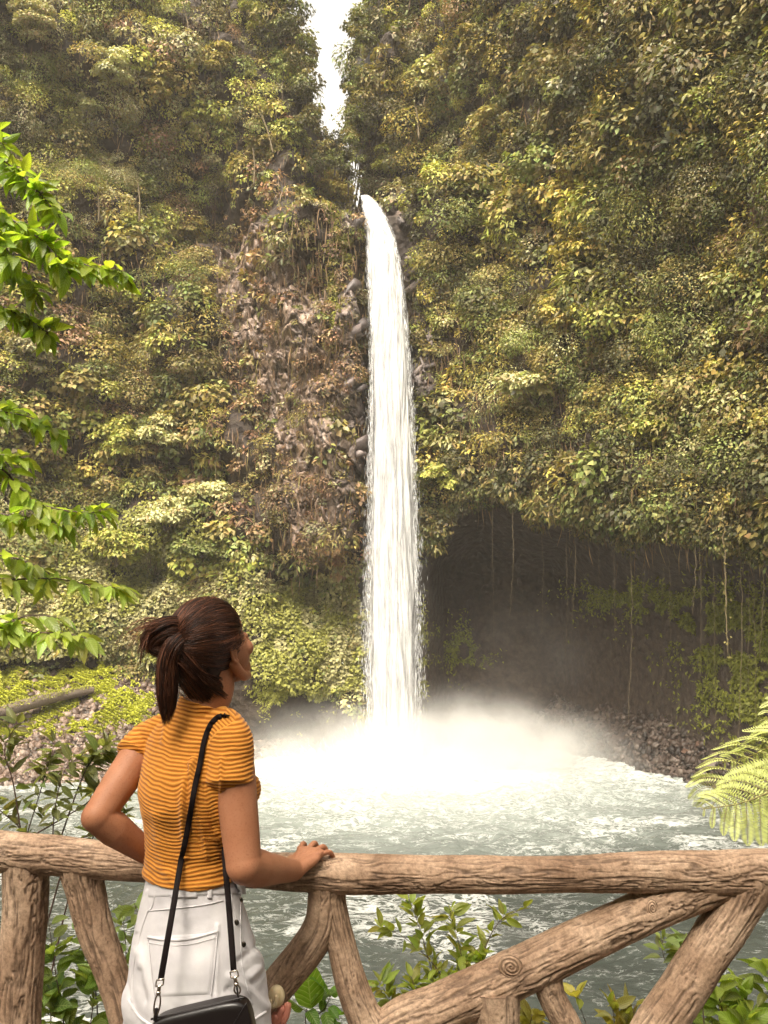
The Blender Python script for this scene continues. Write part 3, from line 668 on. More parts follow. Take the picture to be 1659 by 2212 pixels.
def rock_face(x0, x1, z0, z1, ang, st_, label):
    X, Z = np.meshgrid(np.arange(x0, x1, st_), np.arange(z0, z1, st_), indexing='ij'); Y = cliff_depth(X, Z); u, w = proj(np.stack([X, Y, Z], -1)); rz = rock_zone(u, w) + .35 * (fbm(X * .6, Z * .6, seed=95) - .5)
    wob = fbm(X * .25, Z * .25, seed=96) - .5; a_ = ang + wob * 1.4; U = X * math.cos(ang) + Z * math.sin(ang) + wob * 3; W = -X * math.sin(ang) + Z * math.cos(ang) + wob * 2
    f1, h1, e1 = facets(U * .85, W * .36, 11); f2, h2, e2 = facets(U * 2.3, W * .95, 12); f3, h3, e3 = facets(U * 5.5, W * 2.8, 13)
    D = .85 * f1 + .42 * f2 + .16 * f3 - .18 * (e2 < .10) - .22 * (e1 < .07); Yf = Y - .35 - D + 2.2 * (1 - sst(rz, .02, .3))
    idx = np.arange(X.size).reshape(X.shape); Fq = np.stack([idx[:-1, :-1], idx[1:, :-1], idx[1:, 1:], idx[:-1, 1:]], -1)[(rz[:-1, :-1] > -.1)]
    nf = np.exp(-((u - 846) / 105) ** 4); h = (h2 * .6 + h3 * .4)[:-1, :-1][rz[:-1, :-1] > -.1]; nf = nf[:-1, :-1][rz[:-1, :-1] > -.1][:, None]; ee = (np.minimum(e2, e1 * .8) < .08)[:-1, :-1][rz[:-1, :-1] > -.1][:, None]
    warm = np.array([.09, .06, .045]) + h[:, None] ** 1.6 * np.array([.32, .25, .20]); cool = np.array([.07, .058, .055]) + h[:, None] ** 1.5 * np.array([.20, .175, .17]); c = warm * (1 - nf) + cool * nf; c = np.where(ee, c * .35, c)
    o = link('rock_face', make_mesh('rock face', np.stack([X, Yf, Z], -1).reshape(-1, 3), Fq, c), M['stone']); tag(o, label, kind='structure')
rock_face(-17, 6.2, -2, 37, .55, .085, 'bare fractured rock buttress and columns beside the waterfall')
rock_face(16, 26, 8, 28, -.3, .10, 'bare grey rock slab showing through the creepers at the edge')
rock_face(6, 16, 5, 14, -.2, .10, 'dark jutting rock at the lip of the cave')
# broken stone standing out of the bare patches
def chunks(cen, nrm, size, colr, seed, elong=1.6, tilt=None):
    r = np.random.default_rng(seed); n = len(cen)
    u = norm(r.normal(size=(n, 3))) if tilt is None else norm(np.asarray(tilt) + r.normal(0, .22, (n, 3)))
    w = norm(np.cross(u, r.normal(size=(n, 3)))); q = np.cross(u, w)
    s = np.asarray(size)[:, None]; V = np.empty((n, 8, 3)); k = 0
    for a in (-1, 1):
        for b_ in (-1, 1):
            for c_ in (-1, 1):
                j = r.uniform(.55, 1.1, (n, 3)); V[:, k] = cen + u * s * elong * a * j[:, :1] * .5 + w * s * b_ * j[:, 1:2] * .5 + q * s * .7 * c_ * j[:, 2:] * .5; k += 1
    f = np.array([[0, 1, 3, 2], [4, 6, 7, 5], [0, 4, 5, 1], [2, 3, 7, 6], [0, 2, 6, 4], [1, 5, 7, 3]])
    Fq = (np.arange(n)[:, None, None] * 8 + f[None]).reshape(-1, 4); c = np.repeat(np.asarray(colr) * r.uniform(.6, 1.3, (n, 1)), 6, 0)
    return V.reshape(-1, 3), Fq, c
x = r.uniform(380, 1700, 52000); y = r.uniform(380, 1260, 52000); rz = rock_zone(x, y); k_ = (r.random(len(x)) < rz * .05 * (1 + .8 * (np.abs(x - 846) < 110) * 0)); x, y, rz = x[k_], y[k_], rz[k_]
p = hit(x, y); ok = ~np.isnan(p[:, 0]); p = p[ok]; x, y = x[ok], y[ok]; nr = cliff_normal(p); n = len(p)
near_fall = np.abs(x - 846) < 110; pal = np.array([(.26, .19, .15), (.15, .11, .085), (.34, .27, .22), (.19, .13, .10)])[r.integers(0, 4, n)]; pal2 = np.array([(.15, .12, .115), (.24, .20, .19), (.075, .06, .058)])[r.integers(0, 3, n)]
V, Fq, c = chunks(p + nr * .05, nr, np.clip(r.lognormal(-1.45, .42, n), .1, .5) * np.where(near_fall, 1.9, 1.15), np.where(near_fall[:, None], pal2, pal), 501, 3.0, tilt=np.where(near_fall[:, None], np.array([.75, -.4, .55]), np.array([.25, -.5, .8])))
o = link('fractured_rock', make_mesh('fractured rock', V, Fq, c), M['stone']); tag(o, 'fractured columns and blocks of bare rock beside the waterfall', kind='stuff')

m, nt, b, out = new_mat('dry vine'); M['tanvine'] = m; n1 = noise_node(nt, 8, 4)
rr_ = ramp(nt, n1.outputs['Fac'], [(.3, (.07, .05, .025)), (.7, (.20, .155, .08))]); nt.links.new(rr_.outputs[0], b.inputs['Base Color']); b.inputs['Roughness'].default_value = .8
# ------------------------------------------------------------------ trees and shrubs one can tell apart
def tree(x, y, rpx, kind, label, name='tree', tall=1.0, size=.30, density=1.0, out_=.9, trunk=True, hang=.5, group=None, back=None):
    p = hit([x], [y])[0] if back is None else P(x, y, back)
    if back is None:
        y2 = y
        if np.isnan(p[0]): return None
    R = rpx * p[1] / F0; nr = cliff_normal(p[None])[0] if back is None else np.array([0, -1., 0])
    cen = p + nr * R * out_ * .55; base = p - np.array([0, 0, R * tall * 1.1]) + np.array([0, .6, 0])
    if back is None: base[1] = min(cliff_depth(base[0], base[2]) + .2, cen[1] + 3)
    root = empty(name, base, label, 'shrub' if name == 'shrub' else 'tree', group); r = np.random.default_rng(int(x * 13 + y * 7))
    k = int(7 + R * 5 * density); sub = norm(r.normal(size=(k, 3))) * np.array([1, .8, tall]) * (R * r.uniform(.25, .85, (k, 1))); sub[:, 2] += R * .15
    rad = R * r.uniform(.22, .42, k); col = np.array(PAL[kind]) * r.uniform(.8, 1.25, (k, 1)) * (1.6 if (y < 330 and x < 720) else 1.2)
    V, Fq, c = clump_leaves(cen + sub, np.tile([0, -.4, .7], (k, 1)), rad, col, 210 * density, int(x + y), size=size, droop=hang, squash=.6, vary=False)
    link('crown', make_mesh('crown', V, Fq, c), M['foliage'], root)
    if trunk:
        tr = []
        path = smooth_path([base, base * .6 + cen * .4 + [r.normal(0, .15), 0, 0], cen + [0, 0, R * .3]], 10); tr.append(tube(path, np.linspace(.07, .03, 10) * (1 + R * .35), 6))
        for j in range(min(k, 9)): tr.append(tube(smooth_path([cen - [0, 0, R * .3], cen + sub[j] * .6, cen + sub[j]], 6), np.linspace(.035, .012, 6) * (1 + R * .3), 5))
        V, Fq = join(tr); link('trunk', make_mesh('trunk', V, Fq), M['bark'], root)
    return root
TREES = [
 (612, 120, 58, 'green', 'tall drooping tree at the edge of the sky gap, feathery against the sky', 2.0),
 (545, 55, 62, 'lime', 'lime-green feathery tree next to the tall drooping tree by the sky gap', 1.1),
 (655, 262, 32, 'olive', 'thin bushy tree at the narrowest part of the sky gap', 1.3),
 (428, 255, 46, 'lime', 'small pale fluffy tree directly below the lime feathery trees', .9),
 (345, 165, 72, 'olive', 'rounded yellowish-olive tree high on the cliff far from the sky gap', 1.1),
 (228, 150, 66, 'pale', 'pale silvery tree on the upper cliff beside the rounded olive tree', .9),
 (190, 245, 56, 'pale', 'pale tree with layered crown just under the silvery one', .8),
 (470, 150, 52, 'olive', 'dull olive tree tucked under the lime feathery tree', 1.0),
 (90, 60, 70, 'grey', 'broad grey-green tree in the top corner above the overhanging leaves', .9),
 (30, 175, 60, 'dark', 'dark fern-like tree in shade just above the big overhanging leaves', .8),
 (265, 262, 40, 'pale', 'little pale shrub standing free in the shaded hollow', .8),
 (625, 300, 45, 'green', 'shrub growing beneath the drooping tree where the gap narrows', .9),
 (575, 345, 50, 'olive', 'bushy shrub on the ledge in front of the dark hollow', .8),
 (300, 420, 48, 'green', 'leaning green shrub above the rock buttress, beside thin bare stems', 1.0),
 (380, 520, 60, 'olive', 'olive bush where the undergrowth meets the bare buttress', .9),
 (690, 420, 62, 'yellow', 'golden-green grassy mound on the ledge beside the top of the waterfall', .7),
 (270, 955, 62, 'lime', 'yellow-green sapling with a visible thin stem midway down the slope', .9),
 (360, 945, 66, 'pale', 'pale spreading shrub overhanging a dark hollow midway down the slope', .6),
 (50, 790, 60, 'grey', 'grey-green shrub between the two big-leaved branches', .9),
 (470, 1105, 70, 'pale', 'pale leafy bush at the foot of the buttress', .6),
 (350, 1140, 80, 'pale', 'largest pale bush low on the slope, above the woman\'s head', .55),
 (230, 1210, 90, 'lime', 'wide low bush of bright leaves near the lowest overhanging branch', .45),
 (440, 1190, 60, 'green', 'green bush hanging over a dark hole in the low slope', .5),
 (806, 78, 50, 'dark', 'dark drooping tree on the far side of the sky gap, fringe against the sky', 1.2),
 (792, 205, 44, 'dark', 'dark tree with small leaves lower on the far side of the sky gap', 1.3),
 (798, 300, 40, 'green', 'shadowy tree standing over the top of the waterfall', 1.0),
 (884, 85, 58, 'lime', 'brightest lime tree at the top, beyond the sky gap', 1.0),
 (842, 205, 46, 'yellow', 'yellow-green creeper-hung tree just below the brightest lime tree', 1.4),
 (930, 185, 52, 'pale', 'tree with large pale hanging leaves beside the creeper-hung tree', .9),
 (850, 345, 48, 'lime', 'bright yellow-green shrub leaning out directly above the waterfall lip', .9),
 (1040, 110, 62, 'olive', 'brownish-olive tree high on the wall between two lighter trees', 1.0),
 (1190, 95, 52, 'white', 'whitish silvery tree near the top with dark forked limbs', .9),
 (1245, 190, 42, 'white', 'smaller silvery shrub below the forked silvery tree', .9),
 (1310, 55, 58, 'yellow', 'bright golden tree at the very top beside the silvery tree', 1.2),
 (1370, 150, 62, 'yellow', 'golden-olive tree spreading just under the topmost golden one', .9),
 (1480, 300, 55, 'white', 'pale frosted bush by itself on the upper overhanging wall', .9),
 (1530, 235, 60, 'pale', 'pale yellow-green bush climbing beside the frosted one', .7),
 (1620, 95, 60, 'pale', 'light leafy shrub in the top corner farthest from the waterfall', .9),
 (1090, 270, 58, 'olive', 'olive shrub on the wall level with the sky gap\'s lower end', .9),
 (1245, 420, 56, 'yellow', 'yellowish bush in the middle of the big creeper wall', .9),
 (1000, 430, 60, 'green', 'leafy bush on the wall just beyond the waterfall lip', .8),
 (1285, 560, 62, 'yellow', 'sunlit yellow bush, middle one of a vertical row on the creeper wall', .8),
 (1233, 680, 70, 'yellow', 'large bright golden bush bulging out of the creeper wall', .8),
 (1580, 400, 44, 'lime', 'light green bush beside the bare grey stone at the edge', 1.0),
 (1570, 640, 60, 'pale', 'pale vine-like bush under the bare grey stone', .9),
 (1176, 835, 90, 'pale', 'broad pale-leaved bush above the cave, widest of the creeper wall', .5),
 (1590, 830, 70, 'lime', 'bright trailing bush over the far end of the cave', 1.0),
 (1640, 980, 42, 'pale', 'long pale trailing vine bush at the edge over the cave', 1.8),
 (980, 1040, 58, 'lime', 'bright bush at the cave mouth next to the falling water', .7),
 (1442, 925, 72, 'lime', 'big-leaved yellow-green tree hanging over the cave with dangling dead stems', .7),
 (1362, 1060, 34, 'green', 'small dim bush on the lip of the cave', .8)]
for (x, y, rp, kd, lb, tl) in TREES:
    big = kd in ('pale', 'white') and x > 880 or (x > 1400 and y > 600); sm = y < 330 and x < 720
    tree(x, y, rp * .95, kd, lb, tall=tl, size=.42 if big else (.26 if sm else .32), density=1.25 if sm else 1.0, name='tree' if tl >= .9 else 'shrub', hang=1.2 if tl > 1.2 else .5)
# loose thin tree across the bottom of the sky gap, set back in the gorge
for (x, y, rp, bk, lb) in ((738, 352, 26, 72, 'little rounded tree half closing the lower sky gap'), (722, 330, 34, 74, 'sparse see-through tree standing in the gorge at the bottom of the sky gap'), (752, 385, 24, 70, 'thin little tree right behind the lip where the water pours over')):
    tree(x, y, rp, 'dark', lb, back=bk, density=1.5, tall=1.3, size=.24)

# creepers on both rims of the sky gap
EDGE = [(622, 8, 1.3), (636, 35, 1.2), (648, 62, 1.1), (660, 100, 1.0), (667, 140, 1.1), (672, 185, 1.1), (677, 225, 1.0), (686, 262, 1.0), (694, 296, .9), (712, 325, .8), (732, 352, .7), (748, 372, .6), (700, 318, .8), (722, 345, .7), (625, 60, 1.6), (645, 130, 1.5), (660, 200, 1.6), (665, 270, 1.4),
        (800, 12, 1.2), (782, 45, 1.1), (766, 80, 1.0), (759, 120, 1.0), (756, 160, .9), (755, 205, 1.0), (754, 245, 1.0), (752, 282, 1.0), (760, 315, .9), (768, 345, .8), (778, 375, .7), (790, 100, 1.6), (785, 180, 1.6), (782, 250, 1.5), (760, 300, .8), (744, 300, .5), (738, 330, .5), (752, 360, .5)]
r = np.random.default_rng(71); cs = np.array([P(a + 3 * np.sign(730 - a) * -1, b_, 69.0) for a, b_, _ in EDGE]); rs = np.array([q[2] for q in EDGE])
cs = np.repeat(cs, 3, 0) + r.normal(0, .5, (len(cs) * 3, 3)) * [.3, 1.2, 1]; rs = np.repeat(rs, 3) * r.uniform(.5, .85, len(cs))
V, Fq, c = clump_leaves(cs, np.tile([0, -.4, .6], (len(cs), 1)), rs, np.array([PAL['olive'], PAL['dark'], PAL['green']])[r.integers(0, 3, len(cs))], 130, 72, size=.26, droop=1.3, vary=False)
o = link('creepers', make_mesh('rim creepers', V, Fq, c), M['foliage']); tag(o, 'drooping creepers fringing both rims of the narrow sky gap', kind='stuff')
# bare pale trunks standing in the shaded hollows
for i, (x0, y0, x1, y1, lb) in enumerate(((300, 480, 298, 395, 'first of the pale bare trunks in the hollow above the near leaves'), (213, 480, 208, 395, 'straight bare trunk beside the shrubby hollow, nearest the near leaves'), (212, 340, 268, 402, 'pale leaning dead stem crossing the dark hollow'), (508, 395, 512, 340, 'thin white crooked stem in the darkest hollow below the pale fluffy tree'), (548, 400, 546, 320, 'grey trunk standing in the darkest hollow, nearest the ledge'), (410, 90, 395, 10, 'slim pale trunk at the very top between two crowns'),
        (590, 330, 560, 235, 'white forked stem climbing the wall by the drooping tree'), (905, 300, 890, 190, 'dark trunk hidden among the creepers beyond the sky gap'), (1175, 130, 1160, 80, 'dark forked limb inside the silvery tree'), (1215, 320, 1205, 240, 'dark bare trunk under the small silvery shrub'))):
    Yt = min(hit([x0], [y0])[0][1], hit([x1], [y1])[0][1], hit([(x0 + x1) / 2], [(y0 + y1) / 2])[0][1]) - .9
    V, Fq = tube(smooth_path([P(x0, y0, Yt), P((x0 + x1) / 2 + 3, (y0 + y1) / 2, Yt), P(x1, y1, Yt)], 14), np.linspace(.10, .05, 14), 6); o = link('dead_tree', make_mesh('bare trunk', V, Fq, smooth=True), M['tanvine']); tag(o, lb, 'dead tree')
# hanging vines in front of the cave and on the buttress
def vine(pts, rad, label, leafy, seed, group, colr='olive', name='hanging_vine'):
    r = np.random.default_rng(seed); path = smooth_path(pts, 26); path[1:-1] += r.normal(0, .03, (24, 3)) * [1, 1, 0]
    root = empty(name, path[0], label, 'vine', group); V, Fq = tube(path, np.linspace(rad, rad * .5, 26), 5); link('stem', make_mesh('stem', V, Fq), M['tanvine'], root)
    if leafy:
        i = r.integers(0, 26, leafy); B = path[i] + r.normal(0, .10, (leafy, 3)); L = r.uniform(.10, .26, leafy)
        V, Fq = diamonds(B, r.normal(0, .6, (leafy, 3)) + [0, -.3, -.7], norm(r.normal(0, .5, (leafy, 3)) + [0, -.7, .6]), L, L * .6, .1)
        link('foliage', make_mesh('foliage', V, Fq, np.array(PAL[colr]) * r.uniform(.6, 1.2, (leafy, 1))), M['foliage'], root)
def at_lip(x, y):
    q = hit([x], [min(y, lipline(x) - 45)])[0]; return q[1] - .6
VN = [(1240, 1100, 1340), (1222, 1080, 1420), (1062, 1060, 1400), (1106, 1080, 1330), (1170, 1100, 1370), (1325, 1130, 1400), (1362, 1150, 1560), (1430, 1120, 1290), (1443, 1140, 1380), (1500, 1150, 1330),
      (1512, 1160, 1470), (1540, 1150, 1560), (1600, 1160, 1590), (1615, 1120, 1500), (1628, 1150, 1610), (1645, 1170, 1420), (1390, 1150, 1310), (1290, 1130, 1270)]
ORD = 'first second third fourth fifth sixth seventh eighth ninth tenth eleventh twelfth thirteenth fourteenth fifteenth sixteenth seventeenth eighteenth'.split()
for i, (x, y0, y1) in enumerate(VN):
    Y = at_lip(x, y0)
    vine([P(x, y0, Y), P(x + 3, (y0 + y1) / 2, Y - .1), P(x + (i % 3 - 1) * 5, y1, Y - .1)], .010 + .010 * (i % 3 == 0), 'bare vine hanging across the cave mouth, %s from the falling water' % ORD[sorted(q[0] for q in VN).index(x)], 0, 700 + i, 'bare vines hanging across the cave')
Y = at_lip(1566, 1060); vine([P(1560, 1040, Y), P(1564, 1150, Y), P(1568, 1300, Y), P(1572, 1415, Y)], .05, 'thickest pale vine hanging in front of the cave, thinly leaved', 70, 731, None)
Y = hit([550], [560])[0][1]
Y = min(hit([472], [740])[0][1], hit([464], [1060])[0][1]) - 1.0; vine([P(476, 730, Y), P(470, 900, Y - .2), P(464, 1110, Y - .2)], .05, 'long pale vine hanging straight down the left slope beside the buttress', 60, 733, None)
Y = at_lip(1434, 1000) - 1.2
for i, (pts, lb) in enumerate((([(1438, 985), (1432, 1060), (1442, 1120), (1438, 1172)], 'crooked dead stem dangling from the big-leaved tree over the cave, the longer one'), ([(1462, 1000), (1466, 1070), (1476, 1110), (1496, 1150)], 'crooked dead stem splaying outward below the big-leaved tree over the cave'))):
    vine([P(a, b_, Y) for a, b_ in pts], .07, lb, 46, 740 + i, None, 'lime', 'dead_branch')
# ------------------------------------------------------------------ stony bank: scree, loose stones, moss, driftwood
def ground_hit(x, y):
    x = np.atleast_1d(np.asarray(x, float)); y = np.atleast_1d(np.asarray(y, float)); T = np.arange(22, 74, .25); a, b = ray(x, y)
    X = a[:, None] * T; Z = b[:, None] * T; h = Z < ground_z(X, T[None] + 0 * X); i = h.argmax(1); ok = h.any(1); Y = T[i]
    p = np.stack([a * Y, Y, ground_z(a * Y, Y)], 1); p[~ok] = np.nan; return p
r = np.random.default_rng(21)
n = 26000; x = r.uniform(-200, 800, n); y = r.uniform(1385, 1720, n); p = ground_hit(x, y)
x2 = r.uniform(880, 1900, 9000); y2 = r.uniform(1480, 1800, 9000); p2 = ground_hit(x2, y2); p = np.vstack([p, p2]); p = p[~np.isnan(p[:, 0])]; p = p[p[:, 2] > WATER - .3]
n = len(p); pal = np.array([(.14, .095, .072), (.30, .235, .19), (.06, .04, .03), (.18, .125, .095)])[r.integers(0, 4, n)]
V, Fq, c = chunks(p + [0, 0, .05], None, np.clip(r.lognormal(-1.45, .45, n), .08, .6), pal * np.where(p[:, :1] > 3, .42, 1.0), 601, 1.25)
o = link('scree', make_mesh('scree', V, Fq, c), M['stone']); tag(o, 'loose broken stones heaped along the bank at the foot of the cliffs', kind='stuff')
# individual stones
def rock_mesh(seed):
    rr = random.Random(seed); bm = bmesh.new()
    for i in range(16):
        v = Vector((rr.gauss(0, 1), rr.gauss(0, 1), rr.gauss(0, 1))).normalized(); bm.verts.new((v.x * .62, v.y * .5, v.z * .40))
    g = bmesh.ops.convex_hull(bm, input=bm.verts); bmesh.ops.bevel(bm, geom=bm.edges[:], offset=.03, segments=1, affect='EDGES')
    bm.normal_update(); me = bpy.data.meshes.new('stone'); bm.to_mesh(me); bm.free(); return me
ROCKC = [('dark brown', (.07, .048, .038)), ('grey', (.20, .165, .145)), ('pale grey', (.36, .31, .28)), ('reddish brown', (.15, .09, .065))]
rm = {}
for ci, (cn, cc) in enumerate(ROCKC):
    for k in range(3):
        me = rock_mesh(ci * 5 + k); a = me.attributes.new('Col', 'FLOAT_COLOR', 'FACE'); a.data.foreach_set('color', np.tile([*cc, 1], (len(me.polygons), 1)).astype(np.float32).ravel()); me.materials.append(M['stone']); rm[ci, k] = me
SPOT = [(265, 1545, .50, 1, 'grey flat-faced boulder at the broken end of the driftwood log'), (272, 1575, .34, 2, 'pale grey stone just below the grey boulder by the driftwood log'), (45, 1545, .46, 3, 'reddish brown boulder half sunk in moss above the log'),
        (60, 1470, .6, 0, 'dark overhanging boulder among bright moss near the lowest leaves'), (20, 1600, .7, 2, 'large pale slab at the water below the log'), (190, 1560, .36, 2, 'pale stone under the middle of the driftwood log'),
        (560, 1560, .4, 1, 'grey angular stone at the waterline beside the woman\'s shoulder'), (600, 1575, .3, 2, 'pale stone at the edge of the spray beyond the shoulder'), (1560, 1730, .5, 0, 'dark boulder at the water on the cave side, near the fern'),
        (285, 1480, .45, 0, 'dark broken ledge stone beneath a tuft of moss')]
for (x, y, s, ci, lb) in SPOT:
    q = ground_hit([x], [y])[0]; o = bpy.data.objects.new('boulder', rm[ci, 0]); C.objects.link(o); o.location = q + [0, 0, s * .15]; o.scale = (s * 1.5,) * 3; o.rotation_euler = (r.uniform(-.4, .4), r.uniform(-.4, .4), r.uniform(0, 6)); tag(o, lb, 'boulder')
nst = 0
for i in range(700):
    if nst >= 150: break
    x = r.uniform(-20, 720); y = r.uniform(1440, 1790)
    if i % 5 == 0: x = r.uniform(1380, 1680); y = r.uniform(1600, 1800)
    q = ground_hit([x], [y])[0]
    if np.isnan(q[0]) or q[2] < WATER - .75: continue
    ci = r.choice(4, p=[.35, .3, .15, .2]); s = r.uniform(.28, .62)
    o = bpy.data.objects.new('stone', rm[ci, int(r.integers(0, 3))]); C.objects.link(o); o.location = (q[0], q[1], max(q[2], WATER - .1) + s * .1); o.scale = (s * r.uniform(1, 1.6), s * 1.1, s * r.uniform(.8, 1.3)); o.rotation_euler = tuple(r.uniform(-.5, .5, 2)) + (r.uniform(0, 6),)
    side = 'on the bank under the dark cave' if x > 1000 else ('in the shallows below the driftwood log' if q[2] < WATER + .3 else 'among the scree on the mossy bank')
    tag(o, '%s angular stone lying %s' % (ROCKC[ci][0], side), 'stone', '%s loose stones %s' % (ROCKC[ci][0], side)); nst += 1
# moss: bright pillows over the stones
def moss_at(x, y):
    a = fbm(x * .011, y * .022, seed=611, oct=4); w = .425 + .04 * sst(x, 150, 420) - .06 * (1 - sst(x, 0, 200)) + .08 * sst(y, 1545, 1590) - .1 * sst(-y, -1430, -1400)
    w = w - .10 * np.exp(-((x - 630) / 80) ** 2 - ((y - 1450) / 50) ** 2)
    return sst(a, w - .015, w + .02)
xa = r.uniform(-220, 760, 230000); ya = r.uniform(1380, 1600, 230000); mk = moss_at(xa, ya); k_ = r.random(len(xa)) < mk; xa, ya, mk = xa[k_], ya[k_], mk[k_]; p = ground_hit(xa, ya); ok = ~np.isnan(p[:, 0]); ok &= p[:, 2] > WATER + .8
p = p[ok]; mk = mk[ok]; n = len(p); bl = np.clip(1.25 - 2.2 * np.abs(fbm(p[:, 0] * .8, p[:, 1] * .8, seed=613, oct=2) - .5) * 1.6, 0, 1) * fbm(p[:, 0] * .35, p[:, 1] * .35, seed=614, oct=2) * 1.3
p[:, 2] += .10 + .95 * bl ** 1.5 * mk; L = r.uniform(.10, .22, n)
V, Fq = diamonds(p, r.normal(0, .6, (n, 3)) + [0, -.3, .1], norm(r.normal(0, .35, (n, 3)) + [0, -.5, .9]), L, L * .8, .1)
c = np.array([.46, .47, .05]) * (r.uniform(.65, 1.1, (n, 1)) * (.75 + .5 * bl[:, None])); o = link('moss', make_mesh('bank moss', V, Fq, c), M['foliage']); tag(o, 'bright yellow-green moss blanketing the stones of the bank', kind='stuff')
# low plants closing the seam between cliff foot and bank
xa = r.uniform(-250, 800, 2200); ya = shore_top(xa) + r.normal(-6, 20, 2200); p = ground_hit(xa, ya); q = hit(xa, ya); p = np.where(np.isnan(p[:, :1]), q, p); p = p[~np.isnan(p[:, 0])]
V, Fq, c = clump_leaves(p + [0, -.3, .2], np.tile([0, -.4, .8], (len(p), 1)), r.uniform(.3, .9, len(p)), np.array([PAL['lime'], PAL['green'], PAL['olive']])[r.integers(0, 3, len(p))] * r.uniform(.8, 1.3, (len(p), 1)), 120, 615, size=.24)
o = link('undergrowth', make_mesh('foot plants', V, Fq, c), M['foliage']); tag(o, 'low leafy plants fringing the top of the stony bank', kind='stuff')

def log_tube(path, rad, seed, k=40, amp=.06, freq=9, stretch=2.0, n=120, flat=1.0):
    """a log with long wandering bark grooves; returns V, F, groove (0 ridge .. 1 groove)"""
    path = smooth_path(path, n); rad = np.interp(np.linspace(0, 1, n), np.linspace(0, 1, len(rad)), rad)
    T, A, B = frames(path); th = np.linspace(0, 2 * np.pi, k, endpoint=False); s = np.concatenate([[0], np.cumsum(np.linalg.norm(np.diff(path, axis=0), axis=1))])
    S, TH = np.meshgrid(s / rad.mean(), th, indexing='ij')
    cx, cz = np.cos(TH), np.sin(TH)
    warp = (fbm(cx * 1.3 + 7, cz * 1.3, S * .45, seed=seed, oct=2) - .5) * 1.5
    nz = fbm(cx * freq * .32 + warp * 2.2, cz * freq * .32 + warp * 2.2, S / stretch, seed=seed + 3, oct=3, gain=.6)
    rid = 1 - np.abs(nz - .5) * 13; groove = np.clip(rid, 0, 1) ** 1.3
    lump = fbm(cx * .8, cz * .8, S * .35, seed=seed + 7, oct=2) - .5
    fine = fbm(cx * freq * 1.2, cz * freq * 1.2, S * 2.2, seed=seed + 9, oct=2) - .5
    R = rad[:, None] * (1 + .16 * lump - amp * groove + .035 * fine + amp * .35)
    V = path[:, None] + R[..., None] * (np.cos(th)[None, :, None] * A[:, None] + flat * np.sin(th)[None, :, None] * B[:, None])
    g = np.arange(n * k).reshape(n, k); g2 = np.roll(g, -1, 1); Fq = np.stack([g[:-1], g[1:], g2[1:], g2[:-1]], -1).reshape(-1, 4)
    e0 = np.stack([g[0, :k // 2], g[0, 1:k // 2 + 1], g[0, ::-1][:k // 2] * 0 + g[0, (k - np.arange(k // 2)) % k], g[0, (k - np.arange(k // 2)) % k]], 1)
    # end caps: quads across
    caps = []
    for row, rev in ((g[0], False), (g[-1], True)):
        for i in range(k // 2 - 1):
            q = [row[i + 0], row[i + 1], row[k - 2 - i], row[k - 1 - i]]
            if len(set(q)) == 4: caps.append(q if rev else q[::-1])
    return V.reshape(-1, 3), np.vstack([Fq, np.array(caps)]), groove.ravel(), fine.ravel()

# driftwood on the bank
a = ground_hit([-120], [1620])[0]; b_ = ground_hit([90], [1548])[0]; c_ = ground_hit([205], [1512])[0]
V, Fq, gr, fi = log_tube([a + [0, -.6, 1.1], b_ + [0, -.8, .95], c_ + [0, -.5, .8]], [.42, .40, .30], 5, n=80)
lo = empty('driftwood_log', a, 'mossy fallen log lying across the stones of the bank', 'log')
link('log', make_mesh('log', V, Fq, smooth=True), M['bark'], lo)
n = 5000; i = r.integers(0, 80 * 40, n); B = V[i]; k_ = (B[:, 2] > np.interp(B[:, 0], [a[0], c_[0]], [a[2] + 1.32, c_[2] + .98])); B = B[k_]; n = len(B)
Vv, Fv = diamonds(B + r.normal(0, .05, (n, 3)), r.normal(0, .6, (n, 3)), norm(r.normal(0, .4, (n, 3)) + [0, -.3, 1]), r.uniform(.08, .18, n), r.uniform(.06, .12, n), .1)
link('moss', make_mesh('log moss', Vv, Fv, np.array([.36, .36, .06]) * r.uniform(.6, 1.1, (n, 1))), M['foliage'], lo)
# bleached roots on the scree to the far side of the woman
for i, (pts, lb) in enumerate((([(548, 1455), (590, 1500), (640, 1510), (664, 1484)], 'pale crooked root looping over the stones near the spray'), ([(545, 1500), (585, 1530), (600, 1560)], 'short bare root leaning down to the stones beside the shoulder'), ([(610, 1478), (618, 1520), (640, 1560)], 'thin upright root among the dark stones near the spray'))):
    q = ground_hit([pts[-1][0]], [min(pts[-1][1] + 20, 1580)])[0]; Yq = q[1] - 1.0 if not np.isnan(q[1]) else 58
    V, Fq = tube(smooth_path([P(u, w, Yq) for u, w in pts], 20), np.linspace(.09, .05, 20), 6); o = link('bare_root', make_mesh('root', V, Fq, smooth=True), M['bark']); tag(o, lb, 'root')

# ------------------------------------------------------------------ the platform and its log railing
bm = bmesh.new(); bmesh.ops.create_cube(bm, size=1)
for v in bm.verts: v.co = Vector((v.co.x * 9 - 0, v.co.y * 5.6 - .2, v.co.z * .3 + GROUND - .02 + .004))
me = bpy.data.meshes.new('path'); bm.to_mesh(me); bm.free(); o = link('path', me, M['bank']); tag(o, 'packed earth lookout path behind the railing', kind='structure')
